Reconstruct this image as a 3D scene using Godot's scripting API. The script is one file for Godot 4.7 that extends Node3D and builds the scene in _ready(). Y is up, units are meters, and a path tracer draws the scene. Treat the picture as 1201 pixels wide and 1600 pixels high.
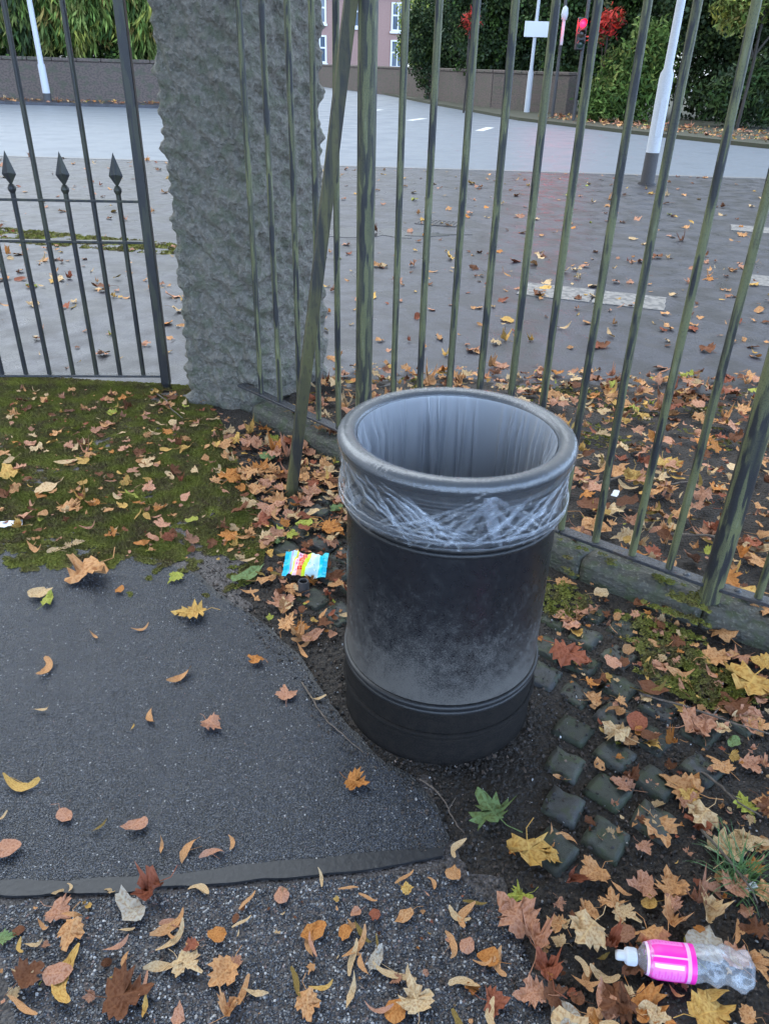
extends Node3D
# A litter bin with a plastic liner beside park railings, a stone gatepost and an iron gate; a wet street behind them.

var rng := RandomNumberGenerator.new()
var mats := {}
var names := {}

class Acc:
	var p := PackedVector3Array()
	var n := PackedVector3Array()
	var uv := PackedVector2Array()
	var idx := PackedInt32Array()
	func vert(a: Vector3, b: Vector3, c := Vector2.ZERO) -> int:
		p.append(a); n.append(b); uv.append(c)
		return p.size() - 1
	func tri(a: int, b: int, c: int) -> void:
		# clockwise as seen from the side that the normals point to
		var f := (p[c] - p[a]).cross(p[b] - p[a])
		if f.dot(n[a] + n[b] + n[c]) < 0.0:
			idx.append(a); idx.append(c); idx.append(b)
		else:
			idx.append(a); idx.append(b); idx.append(c)
	func flat(a: Vector3, b: Vector3, c: Vector3, away: Vector3) -> void:
		var f := (c - a).cross(b - a)
		if f.length_squared() < 1e-16: return
		f = f.normalized()
		if f.dot((a + b + c) / 3.0 - away) < 0.0: f = -f
		tri(vert(a, f), vert(b, f), vert(c, f))
	func quad(a: Vector3, b: Vector3, c: Vector3, d: Vector3, away: Vector3) -> void:
		flat(a, b, c, away); flat(a, c, d, away)
	func grid(q: PackedVector3Array, rows: int, cols: int, wrap: bool, center: Vector3, up := false, uvs := PackedVector2Array()) -> void:
		var base := p.size()
		var nn := PackedVector3Array(); nn.resize(q.size())
		var faces := PackedInt32Array()
		var last := cols if wrap else cols - 1
		for i in rows - 1:
			for j in last:
				var k := (j + 1) % cols
				var a := i * cols + j; var b := i * cols + k; var c := (i + 1) * cols + j; var d := (i + 1) * cols + k
				faces.append_array(PackedInt32Array([a, b, d, a, d, c]))
		for t in range(0, faces.size(), 3):
			var a := faces[t]; var b := faces[t + 1]; var c := faces[t + 2]
			var f := (q[c] - q[a]).cross(q[b] - q[a])
			nn[a] += f; nn[b] += f; nn[c] += f
		var s := 0.0
		for i in q.size(): s += nn[i].y if up else nn[i].dot(q[i] - center)
		var sg := 1.0 if s >= 0.0 else -1.0
		for i in q.size():
			p.append(q[i]); n.append((nn[i] * sg).normalized() if nn[i].length_squared() > 1e-20 else Vector3.UP)
			uv.append(uvs[i] if uvs.size() else Vector2(float(i % cols) / maxi(cols - 1, 1), float(i / cols) / maxi(rows - 1, 1)))
		for t in range(0, faces.size(), 3):
			if sg > 0: idx.append_array(PackedInt32Array([base + faces[t], base + faces[t + 1], base + faces[t + 2]]))
			else: idx.append_array(PackedInt32Array([base + faces[t], base + faces[t + 2], base + faces[t + 1]]))
	func tube(pts: Array, radii: Array, sides := 10, caps := true) -> void:
		var dir0: Vector3 = (pts[1] - pts[0]).normalized()
		var e1 := dir0.cross(Vector3.RIGHT if absf(dir0.x) < 0.8 else Vector3.BACK).normalized()
		var base := p.size()
		for i in pts.size():
			var d: Vector3 = (pts[mini(i + 1, pts.size() - 1)] - pts[maxi(i - 1, 0)]).normalized()
			e1 = (e1 - d * e1.dot(d)).normalized()
			var e2 := d.cross(e1)
			for j in sides + 1:
				var a := TAU * j / sides
				var o := e1 * cos(a) + e2 * sin(a)
				vert(pts[i] + o * radii[i], o, Vector2(float(j) / sides, float(i) / (pts.size() - 1)))
		for i in pts.size() - 1:
			for j in sides:
				var a := base + i * (sides + 1) + j
				tri(a, a + 1, a + sides + 2); tri(a, a + sides + 2, a + sides + 1)
		if caps:
			for e in [0, pts.size() - 1]:
				var d: Vector3 = (pts[0] - pts[1]).normalized() if e == 0 else (pts[-1] - pts[-2]).normalized()
				var c := vert(pts[e], d)
				for j in sides:
					var u := vert(p[base + e * (sides + 1) + j], d); var w := vert(p[base + e * (sides + 1) + j + 1], d)
					tri(c, u, w)
	func box(c: Vector3, s: Vector3, b := Basis(), ch := 0.004) -> void:
		# chamfered box
		var h := s * 0.5
		ch = minf(ch, minf(h.x, minf(h.y, h.z)) * 0.9)
		var v := {}
		for x in [-1, 1]:
			for y in [-1, 1]:
				for z in [-1, 1]:
					v[[x, y, z, 0]] = c + b * Vector3(x * h.x, y * (h.y - ch), z * (h.z - ch))
					v[[x, y, z, 1]] = c + b * Vector3(x * (h.x - ch), y * h.y, z * (h.z - ch))
					v[[x, y, z, 2]] = c + b * Vector3(x * (h.x - ch), y * (h.y - ch), z * h.z)
					flat(v[[x, y, z, 0]], v[[x, y, z, 1]], v[[x, y, z, 2]], c)
		for s1 in [-1, 1]:
			quad(v[[s1, -1, -1, 0]], v[[s1, 1, -1, 0]], v[[s1, 1, 1, 0]], v[[s1, -1, 1, 0]], c)
			quad(v[[-1, s1, -1, 1]], v[[1, s1, -1, 1]], v[[1, s1, 1, 1]], v[[-1, s1, 1, 1]], c)
			quad(v[[-1, -1, s1, 2]], v[[1, -1, s1, 2]], v[[1, 1, s1, 2]], v[[-1, 1, s1, 2]], c)
			for s2 in [-1, 1]:
				quad(v[[s1, s2, -1, 0]], v[[s1, s2, 1, 0]], v[[s1, s2, 1, 1]], v[[s1, s2, -1, 1]], c)
				quad(v[[s1, -1, s2, 0]], v[[s1, 1, s2, 0]], v[[s1, 1, s2, 2]], v[[s1, -1, s2, 2]], c)
				quad(v[[-1, s1, s2, 1]], v[[1, s1, s2, 1]], v[[1, s1, s2, 2]], v[[-1, s1, s2, 2]], c)
	func slab(poly: PackedVector2Array, y0: float, y1: float) -> void:
		# a flat plate with that outline (x, z), its top at y1
		var t := Geometry2D.triangulate_polygon(poly)
		var base := p.size()
		for q in poly: vert(Vector3(q.x, y1, q.y), Vector3.UP, q)
		for i in range(0, t.size(), 3): tri(base + t[i], base + t[i + 1], base + t[i + 2])
		var turn := 1.0 if Geometry2D.is_polygon_clockwise(poly) else -1.0
		for i in poly.size():
			var a := poly[i]; var b := poly[(i + 1) % poly.size()]
			var e := (b - a).normalized()
			var o := Vector3(-e.y, 0, e.x) * turn
			var k := vert(Vector3(a.x, y1, a.y), o); vert(Vector3(b.x, y1, b.y), o); vert(Vector3(b.x, y0, b.y), o); vert(Vector3(a.x, y0, a.y), o)
			tri(k, k + 1, k + 2); tri(k, k + 2, k + 3)
	func lathe(profile: Array, segs: int, c: Vector3, inward := false) -> void:
		var q := PackedVector3Array(); var uvs := PackedVector2Array()
		var at := p.size()
		for i in profile.size():
			for j in segs + 1:
				var a := TAU * j / segs
				q.append(c + Vector3(cos(a) * profile[i].x, profile[i].y, sin(a) * profile[i].x))
				uvs.append(Vector2(float(j) / segs, float(i) / (profile.size() - 1)))
		grid(q, profile.size(), segs + 1, false, c, false, uvs)
		for i in profile.size():
			var s := (n[at + i * (segs + 1)] + n[at + i * (segs + 1) + segs]).normalized()
			n[at + i * (segs + 1)] = s; n[at + i * (segs + 1) + segs] = s
		if inward:
			for i in range(at, p.size()): n[i] = -n[i]
	func mesh() -> ArrayMesh:
		var a := []; a.resize(Mesh.ARRAY_MAX)
		a[Mesh.ARRAY_VERTEX] = p; a[Mesh.ARRAY_NORMAL] = n; a[Mesh.ARRAY_TEX_UV] = uv; a[Mesh.ARRAY_INDEX] = idx
		var m := ArrayMesh.new(); m.add_surface_from_arrays(Mesh.PRIMITIVE_TRIANGLES, a)
		return m

# ---------------------------------------------------------------- naming and tagging
func numbered(called: String) -> String:
	var k: int = names.get(called, 0)
	names[called] = k + 1
	return called if k == 0 else "%s_%03d" % [called, k]

func tag(o: Node, label: String, category: String, group := "") -> Node:
	o.set_meta("label", label); o.set_meta("category", category)
	if group: o.set_meta("group", group)
	return o

func thing(called: String, label: String, category: String, at := Vector3.ZERO, group := "") -> Node3D:
	var o := Node3D.new(); o.name = numbered(called); add_child(o); o.position = at
	tag(o, label, category, group)
	return o

func obj(called: String, m: Mesh, mat: Material, parent: Node = self, at := Vector3.ZERO) -> MeshInstance3D:
	var o := MeshInstance3D.new()
	o.name = numbered(called) if parent == self else called
	o.mesh = m; o.material_override = mat; o.position = at
	parent.add_child(o, true)
	return o

func part(called: String, a: Acc, mat: Material, parent: Node) -> MeshInstance3D:
	return obj(called, a.mesh(), mat, parent)

func ground_piece(called: String, a: Acc, mat: Material) -> MeshInstance3D:
	var o := obj(called, a.mesh(), mat)
	o.set_meta("kind", "structure")
	return o

func scatter(called: String, m: Mesh, mat: Material, xf: Array, cols: Array, parent: Node = self) -> MultiMeshInstance3D:
	var mm := MultiMesh.new(); mm.transform_format = MultiMesh.TRANSFORM_3D; mm.use_colors = true; mm.mesh = m; mm.instance_count = xf.size()
	for i in xf.size():
		mm.set_instance_transform(i, xf[i]); mm.set_instance_color(i, cols[i])
	var o := MultiMeshInstance3D.new(); o.multimesh = mm; o.material_override = mat
	o.name = numbered(called) if parent == self else called
	parent.add_child(o, true)
	return o

# ---------------------------------------------------------------- textures and materials
func noise_bytes(size: int, kind: int, freq: float, seed_: int, octaves := 4, ret := -1, sx := 1) -> PackedByteArray:
	var f := FastNoiseLite.new(); f.seed = seed_; f.noise_type = kind; f.frequency = freq; f.fractal_octaves = octaves
	if octaves <= 1: f.fractal_type = FastNoiseLite.FRACTAL_NONE
	if ret >= 0: f.cellular_return_type = ret
	var im := f.get_seamless_image(size, size / sx, false, false, 0.1, true)
	im.convert(Image.FORMAT_L8)
	if sx > 1:
		im.resize(size, size, Image.INTERPOLATE_CUBIC)
	return im.get_data()

# layers: [bytes, low, high, colour, strength]: the colour comes in as the noise passes from low to high
func layered(size: int, base: Color, layers: Array) -> ImageTexture:
	var luts := []
	for l in layers:
		var lut := PackedFloat32Array(); lut.resize(256)
		for i in 256: lut[i] = smoothstep(l[1], l[2], i / 255.0) * l[4]
		luts.append(lut)
	var out := PackedByteArray(); out.resize(size * size * 3)
	for i in size * size:
		var r := base.r; var g := base.g; var b := base.b
		for k in layers.size():
			var t: float = luts[k][layers[k][0][i]]
			if t > 0.0:
				var c: Color = layers[k][3]
				r += (c.r - r) * t; g += (c.g - g) * t; b += (c.b - b) * t
		out[i * 3] = int(r * 255.0); out[i * 3 + 1] = int(g * 255.0); out[i * 3 + 2] = int(b * 255.0)
	var im := Image.create_from_data(size, size, false, Image.FORMAT_RGB8, out)
	return ImageTexture.create_from_image(im)

func grey(size: int, b: PackedByteArray, lo := 0.0, hi := 1.0) -> ImageTexture:
	var out := PackedByteArray(); out.resize(size * size)
	for i in size * size: out[i] = int(255.0 * lerpf(lo, hi, b[i] / 255.0))
	return ImageTexture.create_from_image(Image.create_from_data(size, size, false, Image.FORMAT_L8, out))

func lin(r: float, g: float, b: float) -> Color:
	return Color(r, g, b).linear_to_srgb()

func plain(c: Color, rough := 0.6, metal := 0.0, spec := 0.5) -> StandardMaterial3D:
	var m := StandardMaterial3D.new(); m.albedo_color = c; m.roughness = rough; m.metallic = metal; m.metallic_specular = spec
	return m

func surfaced(tex: Texture2D, per_metre: Vector3, rough := 0.7, height: Texture2D = null, relief := 0.3, rough_tex: Texture2D = null) -> StandardMaterial3D:
	var m := StandardMaterial3D.new()
	m.albedo_texture = tex; m.roughness = rough
	m.uv1_triplanar = true; m.uv1_world_triplanar = true; m.uv1_scale = per_metre
	if height: m.heightmap_enabled = true; m.heightmap_texture = height; m.heightmap_scale = relief
	if rough_tex: m.roughness_texture = rough_tex; m.roughness_texture_channel = BaseMaterial3D.TEXTURE_CHANNEL_GRAYSCALE
	return m

func tinted(m: StandardMaterial3D, c: Color) -> StandardMaterial3D:
	var k := m.duplicate(); k.albedo_color = c
	return k

func make_materials() -> void:
	var S := FastNoiseLite.TYPE_SIMPLEX_SMOOTH
	var C := FastNoiseLite.TYPE_CELLULAR
	var V := FastNoiseLite.TYPE_VALUE
	var coarse := noise_bytes(512, S, 0.012, 3, 4)
	var mid := noise_bytes(512, S, 0.05, 7, 4)
	var fine := noise_bytes(512, S, 0.22, 11, 2)
	var grain := noise_bytes(512, V, 0.5, 13, 1)
	# fine wet asphalt of the patch: small dark chips in bitumen
	var chip := noise_bytes(1024, C, 0.26, 21, 1, FastNoiseLite.RETURN_DISTANCE)
	var chip_tone := noise_bytes(1024, C, 0.26, 21, 1, FastNoiseLite.RETURN_CELL_VALUE)
	var big := noise_bytes(1024, S, 0.006, 5, 4)
	var wet := noise_bytes(1024, S, 0.011, 6, 4)
	var t := layered(1024, lin(0.020, 0.021, 0.023), [[chip_tone, 0.2, 1.0, lin(0.062, 0.064, 0.068), 0.9], [chip_tone, 0.955, 0.99, lin(0.20, 0.20, 0.20), 0.7], [chip, 0.5, 0.9, lin(0.010, 0.010, 0.011), 0.9], [big, 0.5, 0.8, lin(0.050, 0.048, 0.045), 0.25]])
	mats.patch = surfaced(t, Vector3.ONE * 0.9, 1.0, grey(1024, chip, 1.0, 0.0), 0.3, grey(1024, wet, 0.30, 0.62))
	# older coarse asphalt: pale and dark stones standing out of worn bitumen
	var stone := noise_bytes(1024, C, 0.15, 31, 1, FastNoiseLite.RETURN_DISTANCE)
	var stone_tone := noise_bytes(1024, C, 0.15, 31, 1, FastNoiseLite.RETURN_CELL_VALUE)
	t = layered(1024, lin(0.036, 0.035, 0.036), [[stone_tone, 0.1, 1.0, lin(0.085, 0.080, 0.079), 0.9], [stone_tone, 0.86, 0.97, lin(0.34, 0.33, 0.32), 0.9], [stone_tone, 0.0, 0.03, lin(0.10, 0.08, 0.075), 0.6], [stone, 0.5, 0.85, lin(0.012, 0.011, 0.011), 0.92], [big, 0.5, 0.85, lin(0.028, 0.026, 0.024), 0.35]])
	mats.coarse = surfaced(t, Vector3.ONE * 1.0, 1.0, grey(1024, stone, 1.0, 0.0), 0.4, grey(1024, wet, 0.34, 0.7))
	# pavement and road seen at a distance
	t = layered(1024, lin(0.036, 0.037, 0.047), [[chip_tone, 0.2, 1.0, lin(0.060, 0.061, 0.076), 0.8], [chip, 0.55, 0.95, lin(0.03, 0.029, 0.032), 0.7], [big, 0.42, 0.68, lin(0.024, 0.024, 0.028), 0.8], [wet, 0.55, 0.8, lin(0.058, 0.054, 0.054), 0.5]])
	mats.pavement = surfaced(t, Vector3.ONE * 0.33, 1.0, grey(1024, chip, 1.0, 0.0), 0.25, grey(1024, wet, 0.22, 0.68))
	t = layered(512, lin(0.125, 0.145, 0.172), [[coarse, 0.4, 0.8, lin(0.105, 0.122, 0.146), 0.7], [grain, 0.6, 1.0, lin(0.17, 0.17, 0.17), 0.5]])
	mats.road = surfaced(t, Vector3.ONE * 0.15, 1.0, null, 0.0, grey(512, coarse, 0.40, 0.62))
	mats.tar = surfaced(layered(512, lin(0.016, 0.017, 0.020), [[mid, 0.5, 0.8, lin(0.026, 0.027, 0.030), 0.8], [grain, 0.9, 1.0, lin(0.09, 0.09, 0.09), 0.6]]), Vector3.ONE * 2.0, 0.5, grey(512, mid), 0.08)
	# soil
	var crumb := noise_bytes(1024, C, 0.06, 41, 3, FastNoiseLite.RETURN_DISTANCE)
	t = layered(1024, lin(0.036, 0.030, 0.026), [[crumb, 0.3, 0.9, lin(0.018, 0.015, 0.013), 0.8], [chip_tone, 0.7, 1.0, lin(0.075, 0.058, 0.044), 0.6], [chip_tone, 0.965, 1.0, lin(0.22, 0.2, 0.18), 0.6], [big, 0.5, 0.8, lin(0.042, 0.032, 0.024), 0.7]])
	mats.soil = surfaced(t, Vector3.ONE * 1.1, 0.82, grey(1024, crumb, 1.0, 0.0), 1.2)
	mats.grass_far = surfaced(layered(512, lin(0.05, 0.045, 0.03), [[mid, 0.4, 0.7, lin(0.035, 0.05, 0.02), 0.8], [grain, 0.7, 1.0, lin(0.14, 0.09, 0.05), 0.6]]), Vector3.ONE * 0.5, 0.9)
	# stone
	var rock := noise_bytes(512, S, 0.03, 51, 5)
	t = layered(512, lin(0.185, 0.168, 0.14), [[rock, 0.4, 0.7, lin(0.105, 0.10, 0.085), 0.9], [mid, 0.5, 0.7, lin(0.27, 0.25, 0.215), 0.85], [coarse, 0.5, 0.75, lin(0.115, 0.13, 0.08), 0.7], [fine, 0.6, 0.85, lin(0.08, 0.08, 0.07), 0.7], [grain, 0.8, 1.0, lin(0.36, 0.345, 0.31), 0.5]])
	mats.gatepost = surfaced(t, Vector3.ONE * 1.7, 0.88, grey(512, mid), 1.3)
	t = layered(512, lin(0.085, 0.083, 0.07), [[rock, 0.4, 0.7, lin(0.055, 0.055, 0.045), 0.9], [coarse, 0.5, 0.75, lin(0.06, 0.08, 0.035), 0.8], [mid, 0.62, 0.85, lin(0.24, 0.23, 0.18), 0.8], [grain, 0.8, 1.0, lin(0.18, 0.17, 0.15), 0.5]])
	mats.kerb = surfaced(t, Vector3.ONE * 2.2, 0.8, grey(512, mid), 0.6)
	t = layered(512, lin(0.070, 0.074, 0.066), [[rock, 0.4, 0.7, lin(0.045, 0.048, 0.043), 0.9], [fine, 0.55, 0.8, lin(0.10, 0.10, 0.09), 0.5], [coarse, 0.5, 0.7, lin(0.06, 0.08, 0.035), 0.8], [mid, 0.65, 0.85, lin(0.085, 0.088, 0.078), 0.6], [grain, 0.85, 1.0, lin(0.12, 0.12, 0.11), 0.5]])
	mats.sett = surfaced(t, Vector3.ONE * 2.9, 0.6, grey(512, fine), 0.2)
	mats.far_kerb = surfaced(layered(512, lin(0.16, 0.155, 0.15), [[rock, 0.4, 0.7, lin(0.10, 0.10, 0.10), 0.7]]), Vector3.ONE * 0.8, 0.6)
	mats.slab = surfaced(layered(512, lin(0.20, 0.185, 0.172), [[rock, 0.4, 0.65, lin(0.085, 0.082, 0.082), 0.9], [mid, 0.5, 0.8, lin(0.30, 0.28, 0.25), 0.6], [grain, 0.8, 1.0, lin(0.32, 0.3, 0.27), 0.5]]), Vector3.ONE * 0.9, 0.55)
	mats.wall_far = surfaced(layered(512, lin(0.125, 0.095, 0.08), [[mid, 0.4, 0.7, lin(0.07, 0.056, 0.05), 0.85], [fine, 0.6, 0.9, lin(0.17, 0.15, 0.14), 0.6], [coarse, 0.5, 0.8, lin(0.07, 0.08, 0.05), 0.6]]), Vector3(0.3, 0.5, 0.3), 0.9)
	mats.brick = surfaced(layered(512, lin(0.36, 0.23, 0.20), [[mid, 0.4, 0.7, lin(0.30, 0.18, 0.155), 0.8], [fine, 0.6, 0.9, lin(0.42, 0.30, 0.26), 0.5]]), Vector3.ONE * 0.4, 0.9)
	# ironwork: black paint, algae, a little rust
	var run := noise_bytes(512, S, 0.02, 61, 4, -1, 5)
	t = layered(512, lin(0.022, 0.023, 0.027), [[run, 0.43, 0.54, lin(0.165, 0.172, 0.075), 0.95], [fine, 0.58, 0.8, lin(0.040, 0.045, 0.034), 0.75], [run, 0.72, 0.88, lin(0.24, 0.25, 0.15), 0.7], [grain, 0.9, 1.0, lin(0.17, 0.17, 0.14), 0.5]])
	mats.bar = surfaced(t, Vector3(3.1, 1.3, 3.1), 0.55, grey(512, fine), 0.1)
	t = layered(512, lin(0.022, 0.023, 0.027), [[run, 0.5, 0.62, lin(0.055, 0.06, 0.035), 0.8], [fine, 0.62, 0.85, lin(0.035, 0.036, 0.034), 0.8], [grain, 0.92, 1.0, lin(0.12, 0.12, 0.1), 0.5]])
	mats.iron = surfaced(t, Vector3(2.3, 1.1, 2.3), 0.42, grey(512, fine), 0.1)
	t = layered(512, lin(0.022, 0.021, 0.018), [[run, 0.40, 0.56, lin(0.105, 0.098, 0.034), 0.92], [mid, 0.6, 0.8, lin(0.045, 0.036, 0.022), 0.7], [grain, 0.9, 1.0, lin(0.12, 0.1, 0.07), 0.5]])
	mats.stay = surfaced(t, Vector3(2.0, 0.8, 2.0), 0.5, grey(512, fine), 0.1)
	t = layered(512, lin(0.050, 0.053, 0.062), [[mid, 0.45, 0.7, lin(0.028, 0.029, 0.033), 0.8], [fine, 0.62, 0.8, lin(0.11, 0.115, 0.12), 0.6], [coarse, 0.6, 0.8, lin(0.085, 0.060, 0.040), 0.5]])
	mats.rail = surfaced(t, Vector3.ONE * 3.0, 0.27, grey(512, fine), 0.15)
	mats.galv = surfaced(layered(512, lin(0.50, 0.52, 0.55), [[mid, 0.4, 0.7, lin(0.42, 0.44, 0.47), 0.8]]), Vector3.ONE * 1.5, 0.5)
	mats.dark_paint = surfaced(layered(512, lin(0.06, 0.055, 0.055), [[mid, 0.4, 0.7, lin(0.035, 0.034, 0.036), 0.8], [fine, 0.7, 0.9, lin(0.16, 0.15, 0.14), 0.6]]), Vector3.ONE * 1.5, 0.6)
	mats.black = plain(lin(0.012, 0.012, 0.013), 0.5)
	mats.moss = plain(Color.WHITE, 0.95, 0.0, 0.2); mats.moss.vertex_color_use_as_albedo = true
	mats.chip = plain(Color.WHITE, 0.25); mats.chip.vertex_color_use_as_albedo = true
	mats.grit = plain(Color.WHITE, 0.75); mats.grit.vertex_color_use_as_albedo = true
	mats.twig = surfaced(layered(512, lin(0.16, 0.125, 0.10), [[run, 0.4, 0.6, lin(0.09, 0.07, 0.055), 0.8]]), Vector3(9, 9, 9), 0.85)
	mats.trunk = surfaced(layered(512, lin(0.05, 0.042, 0.035), [[run, 0.4, 0.6, lin(0.028, 0.024, 0.02), 0.8]]), Vector3.ONE * 0.8, 0.9)
	mats.foliage = plain(Color.WHITE, 0.7, 0.0, 0.3); mats.foliage.vertex_color_use_as_albedo = true; mats.foliage.backlight = Color(0.25, 0.25, 0.25)
	mats.white_sign = plain(lin(0.62, 0.63, 0.64), 0.5)
	mats.win_frame = plain(lin(0.75, 0.75, 0.74), 0.5)
	mats.glass_dark = plain(lin(0.10, 0.13, 0.17), 0.08)
	mats.tile_roof = plain(lin(0.07, 0.065, 0.07), 0.7)
	mats.paint = surfaced(layered(512, lin(0.55, 0.55, 0.52), [[fine, 0.55, 0.8, lin(0.3, 0.3, 0.29), 0.6]]), Vector3.ONE * 0.7, 0.6)
	# leaves: veins and blotches, white so that each leaf's own colour shows
	mats.leaf_tex = [leaf_texture(true, mid, fine), leaf_texture(false, mid, fine)]
	var tones := {"t": lin(0.66, 0.375, 0.185), "p": lin(0.58, 0.32, 0.22), "c": lin(0.70, 0.53, 0.32), "y": lin(0.70, 0.46, 0.15), "g": lin(0.20, 0.31, 0.14), "l": lin(0.42, 0.47, 0.10), "b": lin(0.20, 0.09, 0.05), "o": lin(0.60, 0.27, 0.085), "r": lin(0.36, 0.13, 0.08), "s": lin(0.52, 0.50, 0.45), "v": lin(0.27, 0.20, 0.065)}
	mats.tones = tones
	for k in tones:
		for j in 2:
			var m := plain(tones[k], 0.6, 0.0, 0.22); m.albedo_texture = mats.leaf_tex[j]; m.backlight = Color(0.2, 0.2, 0.2)
			mats["leaf_%s%d" % [k, j]] = m
	for j in 2:
		var m := plain(Color.WHITE, 0.62, 0.0, 0.22); m.albedo_texture = mats.leaf_tex[j]; m.vertex_color_use_as_albedo = true; m.backlight = Color(0.2, 0.2, 0.2)
		mats["litter%d" % j] = m

func leaf_texture(palmate: bool, mid: PackedByteArray, fine: PackedByteArray) -> ImageTexture:
	var n := 128
	var im := Image.create(n, n, false, Image.FORMAT_RGB8)
	var tips := [Vector2(0.0, 1.0), Vector2(0.58, 0.46), Vector2(-0.58, 0.46), Vector2(0.48, 0.02), Vector2(-0.48, 0.02)] if palmate else [Vector2(0.0, 1.0)]
	for y in n:
		for x in n:
			var q := Vector2((x + 0.5) / n * 1.4 - 0.7, (y + 0.5) / n * 1.2 - 0.1)
			var d := 1.0
			for tip in tips:
				var c := Geometry2D.get_closest_point_to_segment(q, Vector2.ZERO, tip)
				d = minf(d, q.distance_to(c))
				if palmate:
					for k in [0.35, 0.55, 0.75]:
						for sgn in [-1.0, 1.0]:
							var dir: Vector2 = tip.rotated(sgn * 0.75) * 0.22
							d = minf(d, q.distance_to(Geometry2D.get_closest_point_to_segment(q, tip * k, tip * k + dir)) * 1.8 + 0.006)
				else:
					for k in 7:
						for sgn in [-1.0, 1.0]:
							var a := Vector2(0, 0.08 + 0.13 * k)
							d = minf(d, q.distance_to(Geometry2D.get_closest_point_to_segment(q, a, a + Vector2(sgn * 0.32, 0.22))) * 1.8 + 0.006)
			var v := 1.0 - smoothstep(0.006, 0.022, d)
			var i := (y * 2 % 512) * 512 + (x * 2 % 512)
			var b := smoothstep(0.42, 0.72, mid[i] / 255.0); var s := smoothstep(0.72, 0.82, fine[i] / 255.0)
			var c := Color(0.90, 0.88, 0.86).lerp(Color(0.74, 0.64, 0.56), b * 0.7).lerp(Color(0.6, 0.5, 0.42), s * 0.12)
			im.set_pixel(x, y, c.lerp(Color(1.0, 0.97, 0.88), v * 0.55))
	return ImageTexture.create_from_image(im)

# ---------------------------------------------------------------- leaves
var leaf_meshes := {}
const MAPLE := [Vector2(0, 0), Vector2(0.13, -0.07), Vector2(0.36, -0.06), Vector2(0.31, 0.05), Vector2(0.52, 0.10), Vector2(0.41, 0.20), Vector2(0.60, 0.33), Vector2(0.46, 0.37), Vector2(0.50, 0.53), Vector2(0.33, 0.46), Vector2(0.21, 0.45), Vector2(0.27, 0.66), Vector2(0.14, 0.67), Vector2(0.12, 0.84), Vector2(0, 1.0)]
const OVAL := [Vector2(0, 0), Vector2(0.15, 0.03), Vector2(0.29, 0.14), Vector2(0.37, 0.32), Vector2(0.36, 0.52), Vector2(0.27, 0.74), Vector2(0.14, 0.90), Vector2(0, 1.0)]

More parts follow.
